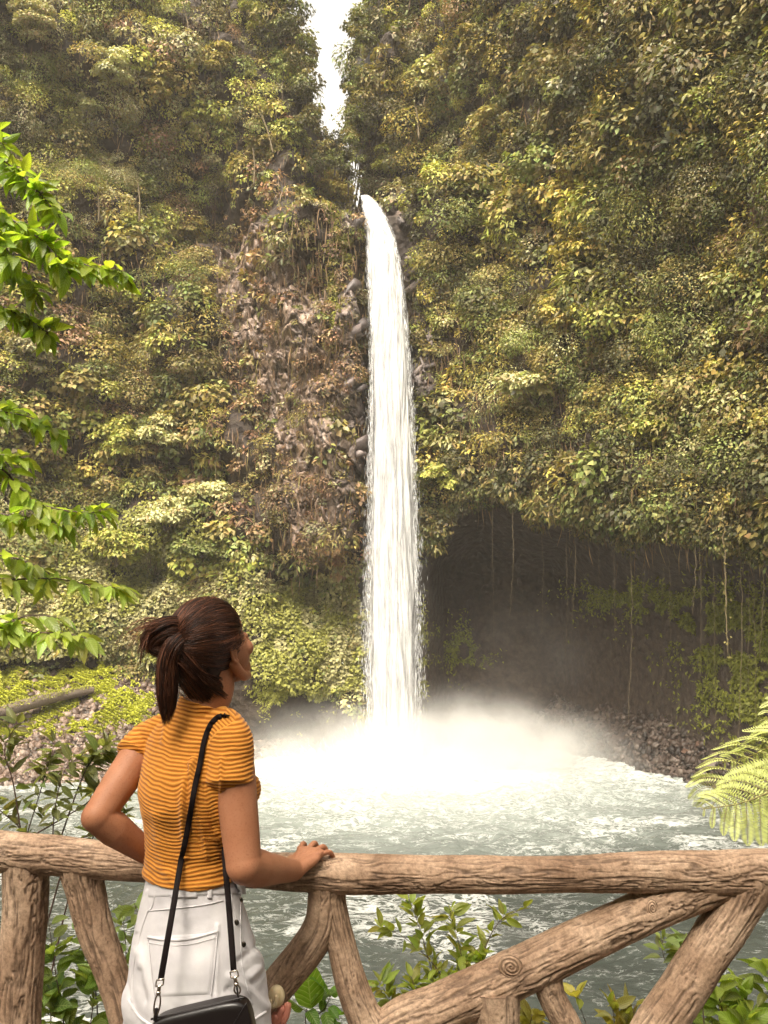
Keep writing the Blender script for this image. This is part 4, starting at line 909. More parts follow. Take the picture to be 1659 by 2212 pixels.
# wooded slope rising behind the lookout
hx = np.linspace(-160, 160, 60); hy = np.linspace(-110, -5, 40); HX, HY = np.meshgrid(hx, hy, indexing='ij')
HZ = GROUND - .5 + np.clip(-HY - 7, 0, 100) * 1.15 + 5 * (fbm(HX * .08, HY * .08, seed=9) - .5) * (HY < -9); HZ = np.minimum(HZ, 48 + 0 * HZ)
idx = np.arange(HX.size).reshape(HX.shape); Fh = np.stack([idx[:-1, :-1], idx[1:, :-1], idx[1:, 1:], idx[:-1, 1:]], -1).reshape(-1, 4)
m, nt, b, out = new_mat('wooded slope'); n1 = noise_node(nt, 1.2, 6); rr_ = ramp(nt, n1.outputs['Fac'], [(.35, (.012, .014, .006)), (.65, (.05, .06, .02))]); nt.links.new(rr_.outputs[0], b.inputs['Base Color']); b.inputs['Roughness'].default_value = 1
o = link('hillside', make_mesh('hillside', np.stack([HX, HY, HZ], -1).reshape(-1, 3), Fh, smooth=True), m); tag(o, 'wooded slope rising behind the lookout', kind='structure')

# unseen tree added behind the camera, its crown shaped to shade woman and railing
st_ = empty('added_shade_tree', (-3.0, -5.5, GROUND), 'unseen broad tree added behind the lookout, its crown shaped to shade the woman and path', 'tree')
r = np.random.default_rng(88); k = 420; k = 650; cn = np.stack([r.uniform(-9, 9, k), r.uniform(-9, 1.6, k), r.uniform(-.5, 8, k)], 1); cn = cn[(cn[:, 2] > .8 + .62 * (cn[:, 1] + 4) ) & (cn[:, 2] < 4.2 + (.9 - cn[:, 1]) * 1.2) & ~((np.abs(cn[:, 0]) < 3) & (cn[:, 1] > -2.2) & (cn[:, 2] < 1.6))]
V, Fq, c = clump_leaves(cn, np.tile([0, 0, 1.], (len(cn), 1)), r.uniform(.5, 1.1, len(cn)), np.tile(PAL['green'], (len(cn), 1)), 60, 89, size=.30, vary=False)
link('crown', make_mesh('crown', V, Fq, c), M['foliage'], st_)
V, Fq = tube(smooth_path([(-3.0, -5.5, GROUND - .5), (-2.6, -5.4, 1), (-1.5, -5.2, 4)], 14), np.linspace(.4, .2, 14), 12); link('trunk', make_mesh('trunk', V, Fq, smooth=True), M['bark'], st_)

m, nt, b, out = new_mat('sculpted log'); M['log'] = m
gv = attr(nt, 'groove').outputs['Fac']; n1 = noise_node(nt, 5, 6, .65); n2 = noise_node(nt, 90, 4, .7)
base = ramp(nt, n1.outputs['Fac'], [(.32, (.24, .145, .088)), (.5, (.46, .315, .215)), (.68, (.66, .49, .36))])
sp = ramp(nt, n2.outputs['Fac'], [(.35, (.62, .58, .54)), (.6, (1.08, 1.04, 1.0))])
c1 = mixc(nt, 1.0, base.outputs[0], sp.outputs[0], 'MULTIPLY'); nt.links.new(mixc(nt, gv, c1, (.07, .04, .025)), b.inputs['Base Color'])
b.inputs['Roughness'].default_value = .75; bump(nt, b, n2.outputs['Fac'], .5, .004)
RY_ = 2.2
rail = empty('log_railing', P(700, 2212, RY_) * [1, 1, 0] + [0, 0, GROUND], 'rustic railing of thick wood-grained logs along the edge of the lookout', 'railing')
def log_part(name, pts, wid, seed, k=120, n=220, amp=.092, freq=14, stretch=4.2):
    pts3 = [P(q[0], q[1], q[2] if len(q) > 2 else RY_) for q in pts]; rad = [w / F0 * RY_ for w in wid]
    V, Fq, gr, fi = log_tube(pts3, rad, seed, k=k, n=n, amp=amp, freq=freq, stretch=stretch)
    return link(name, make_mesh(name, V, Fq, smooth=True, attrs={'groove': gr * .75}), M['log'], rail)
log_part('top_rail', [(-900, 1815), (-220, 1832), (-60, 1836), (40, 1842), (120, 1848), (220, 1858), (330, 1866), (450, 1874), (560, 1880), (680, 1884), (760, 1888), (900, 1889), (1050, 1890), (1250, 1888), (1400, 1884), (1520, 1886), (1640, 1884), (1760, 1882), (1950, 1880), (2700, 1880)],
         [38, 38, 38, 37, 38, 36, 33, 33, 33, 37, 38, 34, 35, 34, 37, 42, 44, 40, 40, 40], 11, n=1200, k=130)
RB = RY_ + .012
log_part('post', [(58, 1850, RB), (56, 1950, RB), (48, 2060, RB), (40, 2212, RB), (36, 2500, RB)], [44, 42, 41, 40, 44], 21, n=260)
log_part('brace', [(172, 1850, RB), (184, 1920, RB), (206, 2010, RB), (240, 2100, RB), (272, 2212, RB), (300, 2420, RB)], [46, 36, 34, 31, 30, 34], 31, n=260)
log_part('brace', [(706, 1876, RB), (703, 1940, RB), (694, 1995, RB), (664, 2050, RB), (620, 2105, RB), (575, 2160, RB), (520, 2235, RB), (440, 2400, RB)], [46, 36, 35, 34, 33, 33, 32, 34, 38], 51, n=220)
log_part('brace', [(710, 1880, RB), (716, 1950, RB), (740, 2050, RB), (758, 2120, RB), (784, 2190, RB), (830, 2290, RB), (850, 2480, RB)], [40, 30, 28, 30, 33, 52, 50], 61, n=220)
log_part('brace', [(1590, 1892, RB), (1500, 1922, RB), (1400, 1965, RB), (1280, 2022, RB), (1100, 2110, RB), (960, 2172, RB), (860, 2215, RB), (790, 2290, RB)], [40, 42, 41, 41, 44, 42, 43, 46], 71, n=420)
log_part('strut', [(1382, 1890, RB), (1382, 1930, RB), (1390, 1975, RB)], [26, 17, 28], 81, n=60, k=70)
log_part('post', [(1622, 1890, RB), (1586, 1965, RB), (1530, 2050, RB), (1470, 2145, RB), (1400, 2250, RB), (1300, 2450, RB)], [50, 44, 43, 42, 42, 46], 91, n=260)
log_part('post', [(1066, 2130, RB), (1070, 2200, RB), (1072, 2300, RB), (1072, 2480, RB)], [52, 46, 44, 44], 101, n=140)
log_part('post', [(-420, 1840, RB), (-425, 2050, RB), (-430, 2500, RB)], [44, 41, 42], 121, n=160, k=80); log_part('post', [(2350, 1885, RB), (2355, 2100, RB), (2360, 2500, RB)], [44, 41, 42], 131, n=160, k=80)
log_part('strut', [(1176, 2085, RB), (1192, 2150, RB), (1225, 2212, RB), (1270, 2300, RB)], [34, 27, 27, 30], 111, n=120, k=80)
def knot(x, y, rpx, sx, tilt, seed):
    R = rpx / F0 * RY_; n, k = 26, 48; V = []; G = []
    for i in range(n):
        q = i / (n - 1)
        for j in range(k):
            t = 2 * math.pi * j / k; sp_ = math.sin((q * 3.2 - t / (2 * math.pi)) * 2 * math.pi)
            u = q * R * math.cos(t) * sx; w = q * R * math.sin(t); h = R * .26 * (1 - q ** 2.5) + R * .05 * sp_ * (q < .95)
            c, s = math.cos(tilt), math.sin(tilt); V.append((u * c - w * s, -h, u * s + w * c)); G.append(max(0, -sp_) * .6 * (q < .97))
    V = np.array(V); c0 = P(x, y, RY_); rr0 = 41 / F0 * RY_
    V = V + c0 + np.array([0, -rr0 * .93 + .012, 0])
    g = np.arange(n * k).reshape(n, k); g2 = np.roll(g, -1, 1); Fq = np.stack([g[:-1], g[1:], g2[1:], g2[:-1]], -1).reshape(-1, 4)
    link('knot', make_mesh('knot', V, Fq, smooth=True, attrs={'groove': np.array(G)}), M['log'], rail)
knot(1098, 2074, 21, 1.25, -.35, 1); knot(568, 2116, 22, .75, .3, 2); knot(1398, 1950, 17, .7, 0, 3)

# ------------------------------------------------------------------ plants in front: branches, saplings, ferns
def place_leaf_branch(parent, pts, rad, nleaf, L, seed, colr, t0=.1, spread=.9, aspect=.46, name='foliage', up=(0, -.25, 1), droop=(.1, .45), drop=.45):
    r = np.random.default_rng(seed); path = smooth_path(pts, 40); tubes = [tube(path, np.linspace(rad, rad * .25, 40), 6)]
    t = np.sort(r.uniform(t0, 1, nleaf)); i = (t * 39).astype(int); T = norm(np.gradient(path, axis=0))[i]; base = path[i]
    side = norm(np.cross(T, [0, 0, 1.])) * np.where(np.arange(nleaf) % 2, 1, -1)[:, None]
    _T, _A, _B = frames(path); ga = np.arange(nleaf) * 2.4; sp_ = _A[i] * np.cos(ga)[:, None] + _B[i] * np.sin(ga)[:, None]; vert = np.abs(T[:, 2:]) > .55; side = np.where(vert, sp_, side)
    out_ = norm(side * spread + T * np.where(vert, .35, .75) + r.normal(0, .42, (nleaf, 3)) + [0, 0, -drop]); pet = out_ * (L * .14)
    nrm = norm(np.array(up) + r.normal(0, .5, (nleaf, 3))); LL = L * r.uniform(.62, 1.15, nleaf)
    V, Fq, uv = broad_leaves(base + pet, out_, nrm, LL, LL * aspect, r.uniform(*droop, nleaf))
    for k in range(nleaf): tubes.append(tube(np.array([base[k], base[k] + pet[k] * 1.1]), rad * .22, 4, caps=False))
    c = np.repeat(np.array(colr) * r.uniform(.6, 1.25, (nleaf, 1)) * (1 + r.normal(0, .08, (nleaf, 3))), 28, 0)
    return (V, Fq, uv, c), tubes
def leafy_thing(name, label, cat, origin, branches, L, colr, seed, trunk=None, aspect=.42, rad=.012, group=None, more=1.0, **kw):
    root = empty(name, origin, label, cat, group); tb = []
    for j, (pts, nl) in enumerate(branches):
        nl = int(nl * more)
        A, tubes = place_leaf_branch(root, [P(*q) for q in pts], rad, nl, L, seed + j, colr, aspect=aspect, **kw)
        V, Fq, uv, c = A; link('foliage', make_mesh('foliage', V, Fq, c, uv, smooth=True), M['leaf'], root)
        V, Fq = join(tubes); link('branch', make_mesh('branch', V, Fq, smooth=True), M['twig'], root)
    if trunk is not None:
        V, Fq = tube(smooth_path(trunk, 14), np.linspace(.13, .05, 14), 10); link('trunk', make_mesh('trunk', V, Fq, smooth=True), M['bark'], root)
    return root
G1 = (.20, .275, .020); G2 = (.24, .31, .035)
leafy_thing('broadleaf_tree', 'near tree reaching in at the side with large glossy bright green leaves', 'tree', (-4.2, 5.2, GROUND - 2.5), [
    ([(-220, 300, 5.0), (-60, 420, 5.0), (60, 510, 5.0), (180, 570, 4.9), (272, 590, 4.8)], 58), ([(-200, 200, 5.2), (-80, 260, 5.2), (-10, 300, 5.2), (20, 330, 5.2)], 16), ([(-160, 260, 5.1), (-20, 330, 5.1), (60, 390, 5.0), (130, 470, 4.9)], 44),
    ([(-160, 380, 4.9), (0, 460, 4.8), (90, 520, 4.8), (150, 590, 4.8)], 36), ([(-140, 500, 5.0), (-20, 560, 5.0), (50, 600, 5.0), (85, 640, 5.0)], 26), ([(-160, 600, 5.0), (0, 660, 5.0), (60, 690, 5.0), (105, 720, 5.0)], 34), ([(-120, 400, 4.7), (-30, 480, 4.7), (30, 560, 4.7)], 26)],
    .165, G1, 900, trunk=[(-4.2, 5.2, GROUND - 3), (-3.6, 5.1, 1), (-3.2, 5.1, 3.2)], rad=.011, more=2.6)
leafy_thing('broadleaf_tree', 'second near tree at the side, lower, its branches level with the falling water\'s middle', 'tree', (-4.6, 6.2, GROUND - 3.5), [
    ([(-180, 860, 5.6), (-60, 880, 5.6), (60, 900, 5.6), (135, 935, 5.6)], 30), ([(-150, 930, 5.5), (0, 1010, 5.5), (70, 1080, 5.5), (160, 1105, 5.4), (235, 1100, 5.4)], 44), ([(-150, 860, 5.8), (-20, 870, 5.8), (40, 880, 5.8)], 20), ([(-140, 960, 5.5), (-10, 980, 5.5), (60, 990, 5.5)], 16),
    ([(-140, 1080, 5.4), (0, 1110, 5.4), (80, 1120, 5.4), (140, 1135, 5.4)], 30)], .17, G2, 930, trunk=[(-4.6, 6.2, GROUND - 4), (-4.3, 6.0, -.5), (-3.8, 5.9, 1.8)], more=2.4, aspect=.42, rad=.010)
leafy_thing('broadleaf_tree', 'lowest near tree at the side, narrow leaves overlapping the mossy bank', 'tree', (-4.8, 6.6, GROUND - 4.5), [
    ([(-160, 1180, 5.8), (0, 1200, 5.8), (60, 1215, 5.8), (110, 1240, 5.8)], 24), ([(-150, 1230, 5.7), (0, 1250, 5.7), (120, 1250, 5.7), (200, 1265, 5.6), (268, 1270, 5.6)], 32), ([(-150, 1330, 5.6), (-20, 1350, 5.6), (60, 1365, 5.6), (140, 1368, 5.5), (195, 1380, 5.5)], 38), ([(-120, 1390, 5.6), (-10, 1360, 5.6), (60, 1330, 5.6), (130, 1335, 5.6)], 18)],
    .19, (.30, .36, .07), 960, trunk=[(-4.8, 6.6, GROUND - 5), (-4.5, 6.4, -1.5), (-4.1, 6.2, .8)], more=2.0, aspect=.38, rad=.009)
leafy_thing('sapling', 'dark-twigged sapling with dull green leaves in front of the stones, above the rail', 'sapling', P(150, 2100, 4.2), [
    ([(100, 2150, 4.2), (160, 1900, 4.2), (230, 1760, 4.2), (270, 1700, 4.2)], 26), ([(60, 2150, 4.3), (40, 1900, 4.3), (90, 1700, 4.3), (120, 1600, 4.3)], 40), ([(80, 2100, 4.2), (110, 1850, 4.2), (120, 1740, 4.2), (150, 1650, 4.2), (235, 1620, 4.2)], 34), ([(90, 2000, 4.3), (60, 1820, 4.3), (0, 1750, 4.3), (-60, 1700, 4.3)], 24),
    ([(100, 2000, 4.2), (150, 1840, 4.2), (200, 1800, 4.2), (265, 1760, 4.2)], 12), ([(60, 1900, 4.3), (30, 1700, 4.3), (10, 1620, 4.3), (40, 1560, 4.3)], 26), ([(100, 1900, 4.2), (170, 1700, 4.2), (200, 1640, 4.2), (240, 1600, 4.2)], 26), ([(80, 1800, 4.2), (180, 1740, 4.2), (220, 1700, 4.2)], 20)], .105, (.15, .16, .06), 990, aspect=.36, rad=.005, more=1.6, t0=.35, drop=.1, droop=(.0, .3))
leafy_thing('shrub', 'fresh green leafy shrub seen through the railing between the first two posts', 'shrub', P(170, 2500, 3.2), [
    ([(150, 2500, 3.2), (180, 2300, 3.2), (200, 2180, 3.2), (205, 2090, 3.2)], 22), ([(130, 2500, 3.2), (140, 2250, 3.2), (120, 2100, 3.2), (105, 1990, 3.2)], 30), ([(200, 2500, 3.2), (230, 2300, 3.2), (255, 2180, 3.2), (250, 2120, 3.2)], 20), ([(120, 2500, 3.2), (100, 2300, 3.2), (110, 2200, 3.2), (95, 2140, 3.2)], 24),
    ([(180, 2500, 3.3), (210, 2200, 3.3), (190, 2080, 3.3), (165, 2010, 3.3)], 26)], .092, (.15, .21, .04), 1010, aspect=.55, rad=.004, more=1.2, t0=.3, drop=-.1, droop=(.0, .3))
leafy_thing('shrub', 'sprig of pale leaves between the sloping log and the white shorts', 'shrub', P(260, 2400, 3.0), [([(250, 2400, 3.0), (262, 2200, 3.0), (272, 2060, 3.0), (262, 1960, 3.0)], 18), ([(270, 2400, 3.0), (290, 2150, 3.0), (300, 2000, 3.0), (290, 1950, 3.0)], 12)], .075, (.18, .24, .06), 1030, aspect=.5, rad=.003, t0=.45, drop=-.1, droop=(0, .2))
leafy_thing('shrub', 'airy shrub of small yellow-green leaves seen under the middle of the rail', 'shrub', P(900, 2500, 3.4), [
    ([(930, 2500, 3.4), (1000, 2280, 3.4), (960, 2120, 3.4), (880, 2030, 3.4), (812, 2000, 3.4)], 26), ([(940, 2500, 3.4), (950, 2200, 3.4), (920, 2050, 3.4), (880, 1930, 3.4)], 30), ([(900, 2500, 3.4), (880, 2300, 3.4), (850, 2180, 3.4), (820, 2120, 3.4)], 36), ([(960, 2500, 3.4), (1010, 2200, 3.4), (1000, 2080, 3.4), (970, 1960, 3.4)], 38),
    ([(960, 2500, 3.4), (1030, 2250, 3.4), (1040, 2120, 3.4), (1030, 2050, 3.4)], 38), ([(900, 2500, 3.4), (920, 2280, 3.4), (900, 2190, 3.4), (890, 2110, 3.4)], 40), ([(1010, 2300, 3.4), (1040, 2080, 3.4), (1080, 1990, 3.4), (1140, 1960, 3.4)], 12), ([(940, 2400, 3.4), (960, 2210, 3.4), (980, 2150, 3.4), (1000, 2100, 3.4)], 36)],
    .078, (.24, .27, .05), 1050, aspect=.38, rad=.003, more=1.5, t0=.35, drop=-.3, droop=(-.1, .25))
leafy_thing('shrub', 'plant with one big puckered oval leaf under the fork of the railing', 'shrub', P(640, 2500, 2.9), [([(650, 2500, 2.9), (668, 2300, 2.9), (660, 2200, 2.9), (668, 2165, 2.9)], 5), ([(640, 2400, 2.9), (670, 2220, 2.9), (700, 2180, 2.9), (715, 2150, 2.9)], 6), ([(650, 2400, 2.9), (640, 2260, 2.9), (690, 2200, 2.9), (740, 2200, 2.9)], 4)], .09, (.12, .22, .02), 1080, aspect=.5, rad=.004, t0=.6, drop=-.1)
V, Fq, uv = broad_leaves(np.array([P(672, 2178, 2.88)]), np.array([[-.12, -.05, 1.]]), np.array([[.1, -1, .15]]), .175, .105, .1, fold=.12, seg=7); o = [q for q in C.objects if q.get('label', '').startswith('plant with one big')][0]
link('leaf', make_mesh('leaf', V, Fq, np.tile([.15, .26, .02], (len(Fq), 1)), uv, smooth=True), M['leaf'], o)
leafy_thing('shrub', 'upright sprig of round-tipped pale leaves behind the slanting end post', 'shrub', P(1500, 2500, 3.0), [([(1520, 2500, 3.0), (1500, 2300, 3.0), (1470, 2160, 3.0), (1432, 2060, 3.0), (1434, 2020, 3.0)], 12), ([(1520, 2400, 3.0), (1520, 2200, 3.0), (1500, 2090, 3.0), (1480, 2050, 3.0)], 9)], .085, (.22, .28, .09), 1100, aspect=.42, rad=.003, t0=.72, drop=-.3)
leafy_thing('shrub', 'single yellowing leaf cluster under the big diagonal log', 'shrub', P(1300, 2500, 2.9), [([(1330, 2500, 2.9), (1300, 2300, 2.9), (1262, 2200, 2.9), (1245, 2150, 2.9)], 5)], .07, (.36, .33, .05), 1110, aspect=.6, rad=.003, t0=.9, drop=-.3)
leafy_thing('shrub', 'low reddish-tipped leaves at the very bottom beneath the diagonal log', 'shrub', P(1320, 2500, 3.1), [([(1340, 2500, 3.1), (1340, 2320, 3.1), (1330, 2230, 3.1), (1320, 2160, 3.1)], 20), ([(1370, 2500, 3.1), (1380, 2300, 3.1), (1370, 2220, 3.1), (1370, 2170, 3.1)], 20), ([(1140, 2500, 3.1), (1150, 2300, 3.1), (1140, 2240, 3.1), (1150, 2190, 3.1)], 14)], .085, (.25, .22, .05), 1120, more=1.5, aspect=.42, rad=.003, t0=.4, drop=-.4)
leafy_thing('shrub', 'big-leaved bright shrub in the bottom corner beyond the end post', 'shrub', P(1620, 2500, 3.2), [
    ([(1600, 2500, 3.2), (1580, 2300, 3.2), (1560, 2180, 3.2), (1540, 2120, 3.2)], 20), ([(1640, 2500, 3.2), (1630, 2300, 3.2), (1620, 2200, 3.2), (1600, 2130, 3.2)], 22), ([(1680, 2500, 3.2), (1670, 2300, 3.2), (1660, 2150, 3.2), (1660, 2090, 3.2)], 14), ([(1540, 2500, 3.2), (1520, 2330, 3.2), (1500, 2240, 3.2), (1490, 2190, 3.2)], 18), ([(1560, 2500, 3.1), (1570, 2330, 3.1), (1590, 2250, 3.1), (1620, 2200, 3.1)], 18)],
    .105, (.22, .28, .05), 1140, more=1.5, aspect=.5, rad=.004, t0=.4, drop=-.2)

def frond(root, pts, Lmax, n, seed, colr, flip=1.0):
    """a tree-fern frond: rachis, paired leaflets, each comb-toothed"""
    r = np.random.default_rng(seed); path = smooth_path(pts, 50); T = norm(np.gradient(path, axis=0)); V1, F1 = tube(path, np.linspace(.008, .002, 50), 6)
    link('stalk', make_mesh('stalk', V1, F1, smooth=True), M['fernstalk'], root); B, D, Nn, LL, WW = [], [], [], [], []; tubes = []
    for k in range(n):
        t = .04 + .95 * k / (n - 1); i = int(t * 49); Lp = Lmax * math.sin(math.pi * min(1, (t * .82 + .18))) ** .7 + .02
        for sg in (-1, 1):
            s = norm(np.cross(T[i], [0.1, -.8, .5])) * sg; d = norm(s * .9 + T[i] * .55 + [0, 0, -.30] + r.normal(0, .05, 3)); nn = norm(np.cross(d, T[i]) * sg * -1 + [0, -.5, .3])
            m_ = 22; q = smooth_path([path[i], path[i] + d * Lp * .6, path[i] + norm(d + [0, 0, -.25]) * Lp], m_); tubes.append(tube(q, np.linspace(.0022, .0008, m_), 4, caps=False)); tq = norm(np.gradient(q, axis=0))
            for sg2 in (-1, 1):
                ss = norm(np.cross(tq, nn)) * sg2; pl = Lp * .21 * np.sin(np.pi * np.linspace(.12, .97, m_)) ** .6
                B.append(q); D.append(norm(ss + tq * .35 + [0, 0, -.12])); Nn.append(np.tile(nn, (m_, 1))); LL.append(pl); WW.append(np.full(m_, Lp / m_ * 1.0))
    V, Fq = diamonds(np.vstack(B), np.vstack(D), np.vstack(Nn), np.concatenate(LL), np.concatenate(WW), .05); c = np.array(colr) * r.uniform(.75, 1.2, (len(Fq), 1))
    link('leaflets', make_mesh('leaflets', V, Fq, c), M['fern'], root); V, Fq = join(tubes); link('ribs', make_mesh('ribs', V, Fq), M['fernstalk'], root)
m, nt, b, out = new_mat('fern stalk'); M['fernstalk'] = m; b.inputs['Base Color'].default_value = (.20, .17, .05, 1); b.inputs['Roughness'].default_value = .6
fr = empty('tree_fern', P(1950, 1900, 4.6) * [1, 1, 0] + [0, 0, -3.2], 'tree fern with feathery pale green fronds reaching in beside the cave', 'tree fern')
FC = (.56, .60, .24)
frond(fr, [P(1950, 1560, 4.8), P(1800, 1600, 4.7), P(1660, 1640, 4.6), P(1580, 1690, 4.5), P(1535, 1745, 4.5)], .32, 16, 1, FC)
frond(fr, [P(1950, 1640, 4.4), P(1800, 1660, 4.3), P(1690, 1700, 4.3), P(1600, 1735, 4.3), P(1515, 1748, 4.3)], .26, 15, 2, FC)
frond(fr, [P(1960, 1480, 5.0), P(1820, 1510, 4.9), P(1720, 1570, 4.9), P(1640, 1625, 4.8), P(1560, 1648, 4.8)], .20, 15, 3, (.45, .50, .16))
frond(fr, [P(1980, 1480, 5.2), P(1850, 1470, 5.1), P(1740, 1500, 5.1), P(1650, 1560, 5.0)], .24, 12, 4, FC)
V, Fq = tube(smooth_path([P(1950, 1900, 4.6) * [1, 1, 0] + [0, 0, -6], P(1960, 1750, 4.7), P(1955, 1600, 4.8)], 12), .09, 10); link('trunk', make_mesh('trunk', V, Fq, smooth=True), M['bark'], fr)
# ------------------------------------------------------------------ the woman at the railing
def rings_loft(rings, k=40, pw=1.0):
    """rings: (centre, half-width vector, half-depth vector)"""
    th = np.linspace(0, 2 * np.pi, k, endpoint=False); V = []
    c, s = np.cos(th), np.sin(th); c = np.sign(c) * np.abs(c) ** pw; s = np.sign(s) * np.abs(s) ** pw
    R = [(np.array(a, float), np.array(b_, float), np.array(d, float)) for a, b_, d in rings]
    R = [(R[0][0], R[0][1] * .001, R[0][2] * .001)] + R + [(R[-1][0], R[-1][1] * .001, R[-1][2] * .001)]
    for a, b_, d in R: V.append(a[None] + c[:, None] * b_[None] + s[:, None] * d[None])
    n = len(R); g = np.arange(n * k).reshape(n, k); g2 = np.roll(g, -1, 1)
    return np.concatenate(V), np.stack([g[:-1], g2[:-1], g2[1:], g[1:]], -1).reshape(-1, 4)
def dense(rings, n):
    """smooth interpolation of ring lists"""
    A = np.array([np.concatenate([a, b_, d]) for a, b_, d in rings]); Q = smooth_path(A, n); return [(q[:3], q[3:6], q[6:]) for q in Q]
def ellipsoid(c, ax, ay, az, n=24):
    """ax, ay, az: full half-axis vectors"""
    u = np.linspace(0, np.pi, n); k = 2 * n; th = np.linspace(0, 2 * np.pi, k, endpoint=False); V = []
    for q in u: V.append(np.array(c)[None] + math.cos(q) * np.array(az)[None] + max(math.sin(q), 1e-3) * (np.cos(th)[:, None] * np.array(ax) + np.sin(th)[:, None] * np.array(ay)))
    g = np.arange(n * k).reshape(n, k); g2 = np.roll(g, -1, 1)
    return np.concatenate(V), np.stack([g[:-1], g[1:], g2[1:], g2[:-1]], -1).reshape(-1, 4)
def fuse(name, parts, voxel, smooth=6, factor=.5):
    V, Fq = join(parts); me = make_mesh(name, V, Fq); o = bpy.data.objects.new('tmp', me); C.objects.link(o)
    bm = bmesh.new(); bm.from_mesh(me); bmesh.ops.recalc_face_normals(bm, faces=bm.faces); bm.to_mesh(me); bm.free()
    md = o.modifiers.new('r', 'REMESH'); md.mode = 'VOXEL'; md.voxel_size = voxel; md.adaptivity = 0
    if smooth: sm = o.modifiers.new('s', 'SMOOTH'); sm.iterations = smooth; sm.factor = factor
    out = bpy.data.meshes.new_from_object(o.evaluated_get(bpy.context.evaluated_depsgraph_get())); bpy.data.objects.remove(o)
    out.name = name; out.polygons.foreach_set('use_smooth', np.ones(len(out.polygons), bool)); return out
def mesh_arrays(me):
    co = np.empty(len(me.vertices) * 3, np.float32); me.vertices.foreach_get('co', co); no = np.empty(len(me.vertices) * 3, np.float32); me.vertices.foreach_get('normal', no)
    return co.reshape(-1, 3).astype(float), no.reshape(-1, 3).astype(float)
def set_co(me, co): me.vertices.foreach_set('co', co.astype(np.float32).ravel()); me.update()
def set_attr(me, name, v):
    a = me.attributes.new(name, 'FLOAT', 'POINT'); a.data.foreach_set('value', np.asarray(v, np.float32))
def bvh_of(me):
    co, _ = mesh_arrays(me); return BVHTree.FromPolygons([tuple(c) for c in co], [tuple(p.vertices) for p in me.polygons])

BY = math.radians(32); RT = np.array([math.cos(BY), -math.sin(BY), 0]); FW = np.array([math.sin(BY), math.cos(BY), 0]); UPV = np.array([0, 0, 1.])
def tring(y, cx, a, b_, Y=2.0, tilt=0.0, lean=0.0):
    return (P(cx, y, Y), RT * a + UPV * a * tilt, FW * b_ + UPV * b_ * lean)
SH_R, EL_R, WR_R = P(499, 1600, 1.93), P(527, 1868, 1.88), P(636, 1881, 2.105)
SH_L, EL_L, WR_L = P(318, 1604, 2.07), P(210, 1764, 1.93), P(338, 1856, 2.05)
body = []
body.append(rings_loft(dense([tring(2330, 428, .165, .12, 2.0), tring(2212, 426, .172, .125), tring(2110, 421, .166, .118), tring(2030, 418, .155, .105), tring(1960, 414, .125, .09), tring(1895, 411, .105, .078), tring(1840, 411, .108, .08),
    tring(1780, 416, .122, .092), tring(1712, 421, .140, .105), tring(1660, 422, .146, .10), tring(1615, 424, .150, .085), tring(1580, 428, .120, .062), tring(1556, 434, .075, .052), tring(1535, 440, .054, .048)], 60)))
def limb(pts, rads, n=40, k=24): return tube(smooth_path(pts, n), np.interp(np.linspace(0, 1, n), np.linspace(0, 1, len(rads)), rads), k)
# neck
HC = P(466, 1408, 1.985); HY_ = math.radians(37); PT = math.radians(18)
HR = np.array([math.cos(HY_), -math.sin(HY_), 0]); HF0 = np.array([math.sin(HY_), math.cos(HY_), 0]); HF = HF0 * math.cos(PT) + UPV * math.sin(PT); HU = UPV * math.cos(PT) - HF0 * math.sin(PT)
def H(x, y, z): return HC + HR * x + HF * y + HU * z
body.append(limb([P(436, 1560, 2.0), P(448, 1520, 1.985), P(462, 1480, 1.98), H(0, -.02, .0)], [.062, .054, .051, .052], k=28))
body.append(limb([P(436, 1580, 2.0), P(400, 1576, 2.02), SH_L + UPV * .002], [.04, .036, .036])); body.append(limb([P(436, 1580, 2.0), P(470, 1580, 1.96), SH_R + UPV * .002], [.04, .036, .036]))
